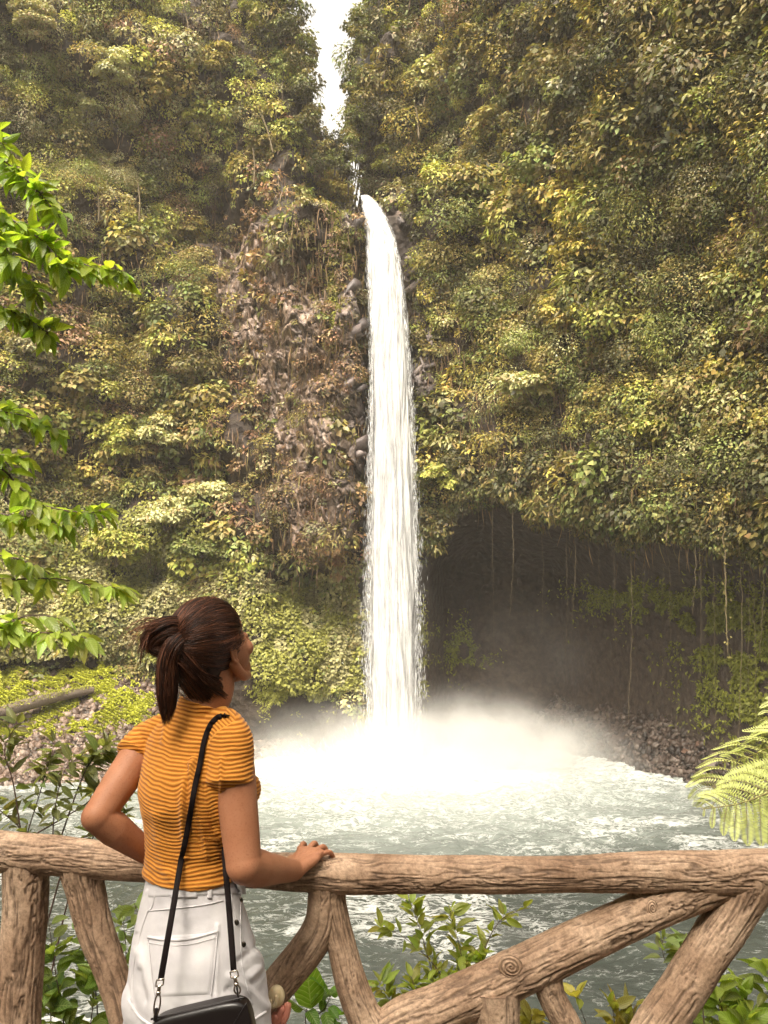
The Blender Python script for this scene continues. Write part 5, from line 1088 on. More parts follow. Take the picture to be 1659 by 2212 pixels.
# arms
body.append(limb([SH_R, SH_R * .72 + EL_R * .28, SH_R * .35 + EL_R * .65, EL_R], [.048, .050, .0455, .041]))
body.append(limb([EL_R, EL_R * .75 + WR_R * .25 - UPV * .004, EL_R * .35 + WR_R * .65 - UPV * .002, WR_R], [.042, .043, .033, .0255]))
body.append(limb([SH_L, SH_L * .72 + EL_L * .28, SH_L * .35 + EL_L * .65, EL_L], [.045, .046, .042, .036])); body.append(ellipsoid(EL_L, [.037, 0, 0], [0, .037, 0], [0, 0, .036]))
body.append(limb([EL_L, EL_L * .72 + WR_L * .28, EL_L * .35 + WR_L * .65, WR_L], [.036, .040, .032, .024])); body.append(ellipsoid(EL_R, [.042, 0, 0], [0, .042, 0], [0, 0, .043]))
def hand(W, d, n, lat, fan, curls, Lf=1.0, thumb=None):
    """W wrist, d towards the knuckles, n back of the hand, lat from forefinger to little finger; curls: bend per finger joint in degrees"""
    d, n = norm(d), norm(n); lat = norm(lat - d * np.dot(lat, d)); n = norm(n - d * np.dot(n, d) - lat * np.dot(n, lat)); out = []
    out.append(rings_loft(dense([(W - d * .012, lat * .026, n * .019), (W + d * .015, lat * .029, n * .018), (W + d * .05, lat * .039, n * .0155), (W + d * .084, lat * .041, n * .0125), (W + d * .096, lat * .037, n * .010)], 14), 24, .8))
    for i, (ll, rr, off) in enumerate(((.074, .0080, 0), (.082, .0082, .003), (.076, .0079, 0), (.062, .0070, -.010))):
        q = (i - 1.5) / 1.5; b0 = W + d * (.083 + off) + lat * .033 * q + n * .002; dd = norm(d + lat * fan * q + lat * .05); p = [b0 - dd * .02, b0]; a = 0; nn = n
        for s_, cu in zip((.46, .30, .24), curls[i]):
            a += math.radians(cu); v = dd * math.cos(a) - nn * math.sin(a); p.append(p[-1] + v * ll * Lf * s_)
        p = np.array(p); path = smooth_path(p, 22); out.append(tube(path, np.interp(np.linspace(0, 1, 22), [0, .2, .45, .6, .8, .95, 1], [rr * 1.05, rr * 1.12, rr * .98, rr * 1.04, rr * .9, rr * .82, rr * .6]), 12))
        out.append(ellipsoid(b0 + n * .004, lat * .0095, dd * .012, n * .0095, 8))
        for e_ in (path[-1],): out.append(ellipsoid(e_, [rr * .8, 0, 0], [0, rr * .8, 0], [0, 0, rr * .8], 8))
        # tendon along the back of the hand
        out.append(tube(smooth_path([W + d * .03 + lat * .012 * q + n * .0145, W + d * .055 + lat * .021 * q + n * .0148, b0 + n * .007], 10), .0026, 6))
    t = thumb; out.append(tube(smooth_path([W + d * .012 - lat * .018, W + d * .04 + t[0] * .034, W + d * .058 + t[0] * .047 + t[1] * .010, W + d * .078 + t[0] * .050 + t[1] * .026], 18), np.interp(np.linspace(0, 1, 18), [0, .4, .7, 1], [.016, .0125, .0105, .0075]), 12))
    return out
hd = P(675, 1837, 2.185) - WR_R
body += hand(WR_R, hd, np.array([-.28, -.42, .86]), np.array([.92, -.25, .06]) , .36, [(4, 62, 40), (4, 60, 40), (8, 55, 38), (10, 42, 30)], 1.05, thumb=(norm(np.array([-.9, .35, -.1])), norm(np.array([0, .8, -.5]))))
hl = P(392, 1868, 2.13) - WR_L
body += hand(WR_L, hl, np.array([-.5, .75, .35]), np.array([.2, .2, -1.]), .12, [(12, 12, 10)] * 4, .95, thumb=(norm(np.array([-.3, -.3, .9])), norm(np.array([.6, .1, .3]))))
# head
body.append(ellipsoid(H(0, -.008, .048), HR * .073, HF * .092, HU * .082)); body.append(ellipsoid(H(0, .030, -.008), HR * .062, HF * .060, HU * .080)); body.append(ellipsoid(H(0, .048, -.060), HR * .045, HF * .040, HU * .036)); body.append(ellipsoid(H(0, .072, -.077), HR * .020, HF * .016, HU * .016))
for sx in (-1, 1):
    body.append(ellipsoid(H(sx * .036, .066, -.012), HR * .022, HF * .022, HU * .022)); body.append(tube(smooth_path([H(sx * .066, -.01, -.02), H(sx * .058, .018, -.066), H(sx * .03, .058, -.084)], 14), .013, 10))
    body.append(ellipsoid(H(sx * .030, .0735, .018), HR * .015, HF * .011, HU * .009))
    # ear: rim, lobe and hollow
    ec = H(sx * .071, -.004, .000); rim = [ec + (HF * math.cos(t) * .013 + HU * math.sin(t) * .025) + HR * sx * (.003 + .004 * (math.cos(t) < 0)) for t in np.linspace(.5, 5.3, 18)]
    body.append(tube(smooth_path(rim, 30), .0042, 8)); body.append(ellipsoid(ec, HR * .005, HF * .012, HU * .023, 10)); body.append(ellipsoid(ec - HU * .023 + HF * .003, HR * .005, HF * .008, HU * .008, 8))
body.append(tube(smooth_path([H(0, .083, .035), H(0, .097, .012), H(0, .108, -.010), H(0, .092, -.020)], 14), np.array([.007] * 5 + [.009] * 5 + [.011] * 4), 10)); body.append(ellipsoid(H(0, .093, -.016), HR * .017, HF * .010, HU * .008))
body.append(ellipsoid(H(0, .084, -.036), HR * .021, HF * .008, HU * .0045, 10)); body.append(ellipsoid(H(0, .082, -.046), HR * .018, HF * .008, HU * .005, 10)); body.append(ellipsoid(H(0, .076, -.04), HR * .032, HF * .014, HU * .022))
# legs and feet
zf = GROUND
def at(x, Yy, z): return np.array([x, Yy, z])
hipc = P(426, 2212, 2.0)
for sg, kneeoff in ((-1, .02), (1, .0)):
    hp = hipc + RT * sg * .085 + UPV * .03; kn = hp + np.array([0, .03 + kneeoff, -.36]); an = np.array([kn[0] - .01, kn[1] - .03, zf + .085])
    body.append(limb([hp, hp * .5 + kn * .5 + FW * .01, kn], [.088, .075, .054])); body.append(limb([kn, kn * .6 + an * .4 - FW * .012, an], [.052, .050, .034])); body.append(limb([an - FW * .02 - UPV * .035, an + FW * .05 - UPV * .035, an + FW * .15 - UPV * .06], [.036, .036, .022]))
skin_me = fuse('person', body, .0026, 5, .5)
co, no = mesh_arrays(skin_me)
m, nt, b, out = new_mat('skin'); M['skin'] = m
n1 = noise_node(nt, 9, 3); n2 = noise_node(nt, 250, 3, .6); n3 = noise_node(nt, 420, 2, .5)
c1 = ramp(nt, n1.outputs['Fac'], [(.3, (.36, .145, .072)), (.7, (.49, .225, .125))]); fr_ = ramp(nt, n2.outputs['Fac'], [(.54, (1, 1, 1)), (.70, (.66, .54, .48))])
nt.links.new(mixc(nt, .55, c1.outputs[0], fr_.outputs[0], 'MULTIPLY'), b.inputs['Base Color']); b.inputs['Roughness'].default_value = .55; b.inputs['Specular IOR Level'].default_value = .32; b.inputs['Subsurface Weight'].default_value = .12; b.inputs['Subsurface Radius'].default_value = (.012, .005, .003); b.inputs['Subsurface Scale'].default_value = 1
bump(nt, b, n3.outputs['Fac'], .12, .002)
woman = link('person', skin_me, M['skin'])
tag(woman, 'woman in a ribbed orange top and white shorts, hand on the log railing', 'person')
# sandals
for sg in (-1, 1):
    hp = hipc + RT * sg * .085; c0 = np.array([hp[0] - .01, hp[1] + (.02 if sg < 0 else 0), zf])
    V, Fq = rings_loft([(c0 - FW * .05 + UPV * .012, RT * .03, UPV * .012), (c0 + FW * .03 + UPV * .012, RT * .034, UPV * .012), (c0 + FW * .12 + UPV * .012, RT * .045, UPV * .012), (c0 + FW * .19 + UPV * .012, RT * .03, UPV * .012)], 24)
    link('sandal', make_mesh('sandal', V, Fq, smooth=True), M['twig'], woman)
# eyes
for sx in (-1, 1):
    V, Fq = ellipsoid(H(sx * .031, .0770, .019), HR * .010, HF * .008, HU * .005, 10); link('eye', make_mesh('eye', V, Fq, smooth=True), M['drops'], woman)

# ---- ribbed top
sh = [rings_loft(dense([tring(1892, 411, .126, .098), tring(1882, 411, .127, .098), tring(1862, 410, .122, .096), tring(1840, 409, .119, .094), tring(1780, 414, .132, .104), tring(1735, 420, .148, .122), tring(1700, 422, .153, .124), tring(1660, 422, .152, .112), tring(1625, 423, .156, .098), tring(1592, 425, .155, .086), tring(1568, 429, .138, .076), tring(1550, 435, .108, .070), tring(1534, 440, .080, .064, tilt=-.12), tring(1520, 443, .066, .060, 1.985, tilt=-.22, lean=-.25)], 70), 64)]
sh.append(limb([P(445, 1560, 1.99), P(478, 1572, 1.955), P(497, 1600, 1.928), P(496, 1650, 1.915), P(494, 1694, 1.90)], [.045, .052, .056, .0575, .0575], k=40)); sh.append(limb([P(410, 1560, 2.02), P(350, 1585, 2.05), P(318, 1602, 2.065), P(296, 1622, 2.04), P(287, 1633, 2.028)], [.045, .050, .050, .0485, .049], k=40))
sh.append(ellipsoid(P(512, 1712, 2.04), RT * .05, FW * .075, UPV * .055)); sh.append(ellipsoid(P(455, 1712, 2.09), RT * .05, FW * .07, UPV * .055))
shirt_me = fuse('top', sh, .0018, 10, .5); co, no = mesh_arrays(shirt_me); sx_, sy_ = proj(co)
def ridge(pts, w, amp):
    d = np.full(len(co), 1e9)
    q = smooth_path(np.array(pts, float), 40)
    for i in range(0, 40): d = np.minimum(d, np.hypot(sx_ - q[i, 0], (sy_ - q[i, 1]) * .9))
    return amp * np.exp(-(d / w) ** 2)
back = (no[:, 1] < .2)
fold = (ridge([(418, 1640), (400, 1690), (393, 1740), (396, 1800), (402, 1850)], 7, .005) + ridge([(412, 1650), (418, 1720), (436, 1790), (446, 1850)], 6, .004) + ridge([(360, 1560), (352, 1600)], 6, .003) + ridge([(478, 1640), (478, 1720)], 5, .003) + ridge([(470, 1800), (492, 1830)], 8, .005) + ridge([(440, 1700), (462, 1790), (487, 1850)], 9, -.004)
        - ridge([(406, 1660), (402, 1720), (408, 1800)], 6, .004) - ridge([(372, 1700), (375, 1800), (386, 1880)], 14, .003) - ridge([(430, 1740), (430, 1830)], 12, .003) + ridge([(335, 1760), (350, 1850), (372, 1900)], 12, .003)) * back
wr = (fbm(co[:, 0] * 9, co[:, 1] * 9, co[:, 2] * 16, seed=3) - .5) * .008 + (fbm(co[:, 0] * 30, co[:, 1] * 30, co[:, 2] * 45, seed=4) - .5) * .0022
waistcr = sst(-co[:, 2], .50, .62) * np.sin(co[:, 2] * 190 + 5 * fbm(co[:, 0] * 12, co[:, 1] * 12, seed=8)) * .0015
co2 = co + no * (1.5 * fold + 1.3 * wr + waistcr)[:, None]
lat = (co @ RT) - (P(420, 1700, 2.0) @ RT)
hcoord = co[:, 2] + .05 * lat * (co[:, 2] > -.5) + (fbm(co[:, 0] * 7, co[:, 1] * 7, co[:, 2] * 7, seed=12) - .5) * .034 - 1.3 * fold
sxm = np.interp(sy_, [1555, 1562, 1580, 1600, 1625, 1640], [510, 500, 469, 452, 440, 436]); stm = np.interp(sy_, [1545, 1549, 1567, 1602, 1655], [489, 471, 454, 441, 431])
yoke = back & (sy_ < 1632) & (sx_ < sxm) & (sx_ > stm) & (no[:, 1] < .35); hcoord = np.where(yoke, (sx_ - sy_) / 1.4142 / 850, hcoord); seamd = np.abs(sx_ - sxm) * back * (sy_ < 1640) + 99 * ~(back & (sy_ < 1640) & (sy_ > 1556))
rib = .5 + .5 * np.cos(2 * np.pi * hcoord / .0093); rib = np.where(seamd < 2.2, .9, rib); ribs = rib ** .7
# shoulders: the ribs of the yoke and sleeve fan out
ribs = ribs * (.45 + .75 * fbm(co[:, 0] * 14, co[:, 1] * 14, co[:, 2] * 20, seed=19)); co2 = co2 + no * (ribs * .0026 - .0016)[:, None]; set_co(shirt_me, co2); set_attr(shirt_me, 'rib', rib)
m, nt, b, out = new_mat('ribbed orange cloth'); M['top'] = m
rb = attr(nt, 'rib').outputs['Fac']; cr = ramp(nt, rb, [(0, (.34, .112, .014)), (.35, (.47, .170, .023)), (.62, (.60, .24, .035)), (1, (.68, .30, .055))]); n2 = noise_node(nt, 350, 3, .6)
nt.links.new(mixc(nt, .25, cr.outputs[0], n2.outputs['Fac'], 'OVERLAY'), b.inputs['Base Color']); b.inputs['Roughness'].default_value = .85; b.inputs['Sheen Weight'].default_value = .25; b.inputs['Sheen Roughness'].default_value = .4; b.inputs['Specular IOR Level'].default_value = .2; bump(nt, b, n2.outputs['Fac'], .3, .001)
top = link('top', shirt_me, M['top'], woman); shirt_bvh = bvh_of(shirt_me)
def drape(me_bvh, x, y, off=.003, Y0=1.2, fallback=1.9):
    a, b_ = ray(x, y); d = Vector((float(a), 1.0, float(b_))).normalized(); h = me_bvh.ray_cast(Vector((0, 0, 0)), d)
    if h[0] is None: return P(x, y, fallback)
    return np.array(h[0]) - np.array(d) * off
# rolled sleeve hems and neckband
def band(cn, ax_, ay_, r0, name, mat, parent, k=60, flat=1.0):
    th = np.linspace(0, 2 * np.pi, k + 1); path = np.array([cn + ax_ * math.cos(t) + ay_ * math.sin(t) for t in th]); V, Fq = tube(path, r0, 8, caps=False, flat=flat); return link(name, make_mesh(name, V, Fq, smooth=True), mat, parent)
m, nt, b, out = new_mat('orange cuff'); M['cuff'] = m; b.inputs['Base Color'].default_value = (.62, .23, .03, 1); b.inputs['Roughness'].default_value = .85

# ---- white denim shorts
hl_ = hipc + RT * -.088; hr_ = hipc + RT * .09
so = [rings_loft(dense([tring(2235, 430, .178, .135, 2.0), tring(2178, 428, .180, .134), tring(2110, 421, .177, .130, lean=.05), tring(2040, 418, .168, .118), tring(1985, 416, .150, .106), tring(1940, 414, .131, .098), tring(1905, 412, .122, .092), tring(1888, 411, .119, .090)], 50), 64, .93)]
for c0, o_, zt in ((hl_, -1, .0), (hr_, 1, .0)):
    so.append(rings_loft(dense([(c0 + UPV * -.055 + RT * o_ * .012, RT * .104, FW * .116), (c0 + UPV * .02, RT * .098, FW * .12), (c0 + UPV * .12, RT * .08, FW * .10)], 14), 40))
for c0 in (hl_, hr_): so.append(ellipsoid(c0 + UPV * .055 - FW * .045, RT * .082, FW * .085, UPV * .085))
short_me = fuse('shorts', so, .0036, 8, .5); co, no = mesh_arrays(short_me); sx_, sy_ = proj(co)
wr = (fbm(co[:, 0] * 7, co[:, 1] * 7, co[:, 2] * 9, seed=31) - .5) * .008 + (fbm(co[:, 0] * 22, co[:, 1] * 22, co[:, 2] * 26, seed=32) - .5) * .0035
wr += ridge([(545, 2055), (560, 2085), (540, 2110)], 9, .006) - ridge([(520, 2075), (552, 2045)], 7, .004) + ridge([(500, 2110), (540, 2140), (575, 2175)], 9, .005) - ridge([(495, 2140), (530, 2185)], 9, .005) + ridge([(470, 2000), (468, 2160)], 5, .002) + ridge([(300, 2060), (320, 2140), (330, 2210)], 12, .004) - ridge([(305, 2100), (312, 2160)], 9, .004) + ridge([(318, 1925), (308, 1965), (296, 2010)], 4, .003)
set_co(short_me, co + no * (1.5 * wr)[:, None])
m, nt, b, out = new_mat('white denim'); M['denim'] = m; n1 = noise_node(nt, 14, 4); n2 = noise_node(nt, 500, 2)
c1 = ramp(nt, n1.outputs['Fac'], [(.35, (.62, .59, .61)), (.65, (.72, .69, .70))]); nt.links.new(c1.outputs[0], b.inputs['Base Color']); b.inputs['Roughness'].default_value = .9; b.inputs['Specular IOR Level'].default_value = .15; bump(nt, b, n2.outputs['Fac'], .25, .001)
shorts = link('shorts', short_me, M['denim'], woman); sb = bvh_of(short_me)
def seam(name, pts, rad=.0016, parent=None, off=.0012, n=40, mat='denim', flat=1.0, k=6):
    q = smooth_path(np.array(pts, float), n); path = np.array([drape(sb, u, w, off) for u, w in q]); V, Fq = tube(path, rad, k, flat=flat); return link(name, make_mesh(name, V, Fq, smooth=True), M[mat], parent or shorts)
def sheet(name, c4, off, parent, mat='denim', nu=24, nv=24):
    """cloth patch laid on the shorts between four corner readings, with a turned edge"""
    c4 = np.array(c4, float); V = []
    for i in range(nu):
        for j in range(nv):
            u, v = i / (nu - 1), j / (nv - 1); q = (c4[0] * (1 - u) + c4[1] * u) * (1 - v) + (c4[3] * (1 - u) + c4[2] * u) * v; e = min(u, 1 - u, v, 1 - v)
            V.append(drape(sb, q[0], q[1], off * (1 if e > 0 else -.4)))
    g = np.arange(nu * nv).reshape(nu, nv); Fq = np.stack([g[:-1, :-1], g[1:, :-1], g[1:, 1:], g[:-1, 1:]], -1).reshape(-1, 4); return link(name, make_mesh(name, np.array(V), Fq, smooth=True), M[mat], parent)
pk = sheet('pocket', [(319, 2022), (470, 2013), (456, 2150), (334, 2156)], .0035, shorts); q0 = seam('pocket_edge', [(319, 2024), (360, 2030), (410, 2028), (470, 2012)], .0034, pk, .003); seam('stitching', [(320, 2036), (360, 2042), (410, 2040), (468, 2025)], .0009, pk, .0045)
seam('pocket_side', [(470, 2013), (464, 2080), (456, 2150)], .0014, pk, .003); seam('pocket_side', [(319, 2024), (326, 2090), (334, 2156)], .0014, pk, .003)
wb = sheet('waistband', [(322, 1906), (528, 1900), (532, 1932), (318, 1940)], .0035, shorts, nu=60, nv=10)
seam('seam', [(318, 1968), (380, 1962), (440, 1955), (482, 1945)], .0014); seam('seam', [(336, 1925), (328, 1960), (318, 1972), (300, 2030), (286, 2110), (284, 2180)], .0017); seam('seam', [(520, 1935), (520, 2010), (524, 2090), (546, 2170)], .0015)
seam('seam', [(500, 1930), (502, 2020), (505, 2100)], .0013)
sheet('belt_loop', [(449, 1918), (461, 1917), (459, 1942), (446, 1942)], .0065, shorts, nu=6, nv=12); sheet('label_patch', [(368, 1920), (428, 1919), (428, 1940), (366, 1942)], .0050, shorts, nu=16, nv=10)
m, nt, b, out = new_mat('dark metal'); M['metal'] = m; b.inputs['Base Color'].default_value = (.10, .085, .07, 1); b.inputs['Metallic'].default_value = 1; b.inputs['Roughness'].default_value = .35
m, nt, b, out = new_mat('bright clasp metal'); M['clasp'] = m; b.inputs['Base Color'].default_value = (.62, .55, .48, 1); b.inputs['Metallic'].default_value = 1; b.inputs['Roughness'].default_value = .22
for u, w in ((520, 1945), (511, 1993), (526, 2040)):
    c0 = drape(sb, u, w, .003); V, Fq = ellipsoid(c0, [.0062, 0, 0], [0, .003, 0], [0, 0, .0068], 10); link('button', make_mesh('button', V, Fq, smooth=True), M['metal'], shorts)
for pts in ([(277, 2160), (300, 2195), (330, 2218)], [(470, 2228), (530, 2212), (574, 2186)]): seam('hem', pts, .0035, off=.001)

# ---- hair
m, nt, b, out = new_mat('brown hair'); M['hair'] = m
hc = attr(nt, 'Col').outputs['Color']; nt.links.new(hc, b.inputs['Base Color']); b.inputs['Roughness'].default_value = .38; b.inputs['Specular IOR Level'].default_value = .45
m, nt, b, out = new_mat('hair under'); M['hairbase'] = m; b.inputs['Base Color'].default_value = (.022, .009, .006, 1); b.inputs['Roughness'].default_value = .6  # base tone darkened to stand for shadow under the strands
CAPC = (0, -.019, .050); CAPR = (.080, .097, .091)
hb = fuse('hair', [ellipsoid(H(*CAPC), HR * CAPR[0], HF * CAPR[1], HU * CAPR[2]), ellipsoid(H(0, -.052, -.012), HR * .058, HF * .046, HU * .066), ellipsoid(H(-.002, -.050, -.058), HR * .052, HF * .036, HU * .056),
    limb([H(0, -.10, .055), P(392, 1374, 1.90), P(352, 1368, 1.885), P(330, 1382, 1.88)], [.034, .026, .024, .018]), limb([P(385, 1382, 1.885), P(366, 1415, 1.87), P(364, 1450, 1.875), P(362, 1490, 1.88)], [.020, .018, .014, .005]), ellipsoid(H(.058, -.018, .030), HR * .018, HF * .034, HU * .028), ellipsoid(H(-.058, -.018, .030), HR * .018, HF * .034, HU * .028), ellipsoid(H(0, -.046, -.088), HR * .044, HF * .026, HU * .045), ellipsoid(H(.002, -.040, -.122), HR * .036, HF * .020, HU * .035)], .003, 8)  # lowest nape ellipsoid is a dark shape for the hair's shadow on the neck
hair = link('hair', hb, M['hairbase'], woman)
rh = np.random.default_rng(77); S_V, S_F, S_C = [], [], []
def strands(paths, rads, cols):
    """paths (n, m, 3) -> thin three-sided tubes, all at once"""
    n, m_, _ = paths.shape; T = norm(np.gradient(paths, axis=1)); A = norm(np.cross(T, np.array([.3, -.8, .5]))); B = np.cross(T, A)
    taper = np.interp(np.linspace(0, 1, m_), [0, .08, .7, 1], [.5, 1, .85, .12])[None, :, None, None]; th = np.array([0, 2.09, 4.19]); r0 = np.asarray(rads)[:, None, None, None] * taper
    V = paths[:, :, None] + r0 * (np.cos(th)[None, None, :, None] * A[:, :, None] + np.sin(th)[None, None, :, None] * B[:, :, None])
    g = np.arange(m_ * 3).reshape(m_, 3); g2 = np.roll(g, -1, 1); f = np.stack([g[:-1], g[1:], g2[1:], g2[:-1]], -1).reshape(-1, 4)
    Fq = (np.arange(n)[:, None, None] * m_ * 3 + f[None]).reshape(-1, 4); return V.reshape(-1, 3), Fq, np.repeat(cols, len(f), 0)
def hcol(n): 
    t = rh.random((n, 1)) ** 2.0; return np.array([.016, .006, .0045]) * (1 - t) + np.array([.22, .080, .038]) * t
# strands over the scalp, all drawn back to the tie
n = 5200; m_ = 22; az_ = rh.uniform(-1, 1, n) * math.pi; d0 = np.empty((n, 3))
t_ = rh.uniform(-1, 1, n) * 2.3; d0[:, 0] = np.sin(t_); d0[:, 1] = .62 + .1 * np.abs(np.cos(t_)) - .45 * (np.abs(t_) > 1.3); d0[:, 2] = np.cos(t_) * .95
low = rh.random(n) < .36; d0[low, 0] = rh.uniform(-1, 1, low.sum()) * .8; d0[low, 1] = -.35 - .3 * rh.random(low.sum()); d0[low, 2] = -.85
mid = rh.random(n) < .35; d0[mid] += rh.normal(0, .45, (mid.sum(), 3)) * [1, 1, 1]; d0[mid, 1] = np.minimum(d0[mid, 1], .65)
d0 = norm(d0 + rh.normal(0, .05, (n, 3))); dT = norm(np.array([0, -.99, .13]) + rh.normal(0, .06, (n, 3)))
om = np.arccos(np.clip(np.sum(d0 * dT, 1), -1, .999))[:, None, None]; tt = np.linspace(0, 1, m_)[None, :, None]
D = (np.sin((1 - tt) * om) * d0[:, None] + np.sin(tt * om) * dT[:, None]) / np.sin(om)
D = D + np.sin(tt * np.pi) * np.array([0, 0, .10])[None, None] * (d0[:, None, 2:] > 0); D = norm(D)
rr_ = (1.012 + .022 * rh.random((n, 1, 1)) + .018 * np.sin(tt * 3 * np.pi + rh.uniform(0, 6, (n, 1, 1))) * rh.random((n, 1, 1)) + .03 * np.sin(tt * np.pi))
drop_ = np.where(D[..., 2:] < -.3, (-D[..., 2:] - .3) * .55, 0)
L_ = np.array(CAPC) + D * np.array(CAPR) * rr_ + np.array([0, -.01, -1.]) * drop_ * .055 * (np.abs(d0[:, None, :1]) < 2)
paths = HC + L_[..., :1] * HR + L_[..., 1:2] * HF + L_[..., 2:] * HU
S_V.append(strands(paths, rh.uniform(.0006, .0012, n), hcol(n)))
# hair drawn up from the nape
n = 1500; s0 = np.stack([rh.uniform(-.052, .052, n), -.060 - .012 * rh.random(n), rh.uniform(-.150, -.05, n)], 1); s0[:, 0] *= 1 - .35 * (s0[:, 2] < -.11); s0[:, 1] += .55 * s0[:, 0] ** 2 / .05 * 1.0 + .018 * (s0[:, 2] < -.11)
s3 = np.array([0, -.112, .062]) + rh.normal(0, .012, (n, 3)); s1 = s0 * .6 + s3 * .4 + np.array([0, -.020, -.012]); s2 = s0 * .25 + s3 * .75 + np.array([0, -.014, -.008]); s1[:, 0] = s0[:, 0] * 1.05; s2[:, 0] = s0[:, 0] * .75
paths = np.array([smooth_path([a, b_, c_, d_], 18) for a, b_, c_, d_ in zip(s0, s1, s2, s3)]); paths = HC + paths[..., :1] * HR + paths[..., 1:2] * HF + paths[..., 2:] * HU
S_V.append(strands(paths, rh.uniform(.0006, .0012, n), hcol(n) * .8))
# strand bundles leaving the tie
def bundle(guide, n, spread, seed, m_=26, end_spread=None, frizz=.002, rad=(.0006, .0011), cmul=1.0, stop=(.75, 1)):
    r = np.random.default_rng(seed); g = smooth_path(guide, m_); T, A, B = frames(g); sp_ = np.interp(np.linspace(0, 1, m_), np.linspace(0, 1, len(spread)), spread)
    a = r.uniform(0, 2 * np.pi, n); q = np.sqrt(r.random(n)) ; sw = r.normal(0, .7, n)
    aa = a[:, None] + sw[:, None] * np.linspace(0, 1, m_)[None]; R0 = q[:, None] * sp_[None]
    paths = g[None] + (np.cos(aa) * R0)[..., None] * A[None] + (np.sin(aa) * R0)[..., None] * B[None] + np.cumsum(r.normal(0, frizz * .3, (n, m_, 3)), 1)
    e = r.uniform(*stop, n); out = np.empty_like(paths); s = np.linspace(0, 1, m_)
    for k in range(n):
        for c_ in range(3): out[k, :, c_] = np.interp(s * e[k], s, paths[k, :, c_])
    S_V.append(strands(out, r.uniform(*rad, n), hcol(n) * cmul))
bundle([H(.0, -.085, .06), P(404, 1368, 1.905), P(375, 1352, 1.89), P(345, 1362, 1.88), P(322, 1385, 1.88), P(322, 1402, 1.88)], 700, [.030, .020, .024, .026, .022, .012], 1, frizz=.0012)
bundle([H(.0, -.085, .055), P(402, 1376, 1.90), P(372, 1366, 1.885), P(342, 1378, 1.88), P(330, 1396, 1.88), P(350, 1406, 1.88), P(372, 1400, 1.88)], 600, [.030, .022, .024, .022, .018, .016, .012], 2, frizz=.0012)
bundle([H(0, -.09, .05), P(392, 1380, 1.885), P(372, 1402, 1.87), P(363, 1440, 1.87), P(361, 1490, 1.872), P(361, 1530, 1.875), P(359, 1568, 1.88)], 1300, [.02, .022, .025, .026, .025, .019, .008], 3, frizz=.001, stop=(.74, 1.0), cmul=.7)
bundle([P(395, 1366, 1.90), P(350, 1352, 1.88), P(315, 1362, 1.875), P(292, 1390, 1.87), P(285, 1420, 1.87)], 130, [.012, .018, .030, .045, .055], 4, frizz=.004, rad=(.0003, .0006), cmul=1.8, stop=(.5, 1))
bundle([P(350, 1375, 1.88), P(316, 1390, 1.87), P(306, 1420, 1.87), P(302, 1455, 1.87)], 45, [.01, .012, .008, .006], 5, frizz=.002, rad=(.0004, .0007), stop=(.7, 1))
bundle([P(420, 1350, 1.90), P(395, 1362, 1.885), P(412, 1395, 1.885), P(425, 1412, 1.89)], 70, [.014, .01, .014, .022], 6, frizz=.004, rad=(.0004, .0007), cmul=1.6, stop=(.5, 1))
bundle([H(0, .05, .15), H(.02, -.03, .155), H(.0, -.09, .12)], 60, [.05, .05, .04], 8, frizz=.003, rad=(.0003, .0005), cmul=1.5, stop=(.4, 1)); bundle([H(.075, .03, .03), H(.086, -.01, .03), H(.075, -.06, .035)], 60, [.012, .018, .02], 9, frizz=.003, rad=(.0004, .0006), cmul=1.3)
nV = 0; VV, FF, CC_ = [], [], []
for v, f, c in S_V: VV.append(v); FF.append(f + nV); CC_.append(c); nV += len(v)
link('strands', make_mesh('strands', np.concatenate(VV), np.concatenate(FF), np.concatenate(CC_)), M['hair'], hair)
tp = smooth_path([P(398, 1358, 1.893), P(404, 1374, 1.885), P(398, 1392, 1.893)], 10); th = np.linspace(0, 2 * np.pi, 30); tc = P(399, 1373, 1.905); tx = norm(P(330, 1372, 1.87) - tc); ta = norm(np.cross(tx, UPV)); tb_ = np.cross(tx, ta)
V, Fq = tube(np.array([tc + ta * .021 * math.cos(t) + tb_ * .021 * math.sin(t) for t in th]), .004, 8, caps=False); link('hair_tie', make_mesh('hair tie', V, Fq, smooth=True), M['hairbase'], woman)

# ---- shoulder bag
m, nt, b, out = new_mat('black leather'); M['leather'] = m; n2 = noise_node(nt, 260, 3); b.inputs['Base Color'].default_value = (.010, .007, .007, 1); b.inputs['Roughness'].default_value = .30; bump(nt, b, n2.outputs['Fac'], .25, .001)
m, nt, b, out = new_mat('black strap'); M['strap'] = m; b.inputs['Base Color'].default_value = (.010, .006, .006, 1); b.inputs['Roughness'].default_value = .75; b.inputs['Specular IOR Level'].default_value = .15
bagc = P(430, 2290, 1.80); bag = empty('shoulder_bag', bagc, 'small black leather bag slung from a thin strap over the woman\'s shoulder', 'bag')
tl = math.radians(13.5); BU = np.array([math.cos(tl), -.10, math.sin(tl)]); BU = norm(BU); BW = norm(np.cross(BU, [0, 1, 0]))*1; BN = norm(np.cross(BU, BW))
if BW[2] < 0: BW = -BW
tlp, trp = P(322, 2196, 1.80), P(534, 2146, 1.80); BU = norm(trp - tlp); Wb = np.linalg.norm(trp - tlp) / 2; BN = np.array([0, -1., 0]); BN = norm(BN - BU * np.dot(BN, BU)); BW = norm(np.cross(BN, BU)); BW = BW if BW[2] > 0 else -BW
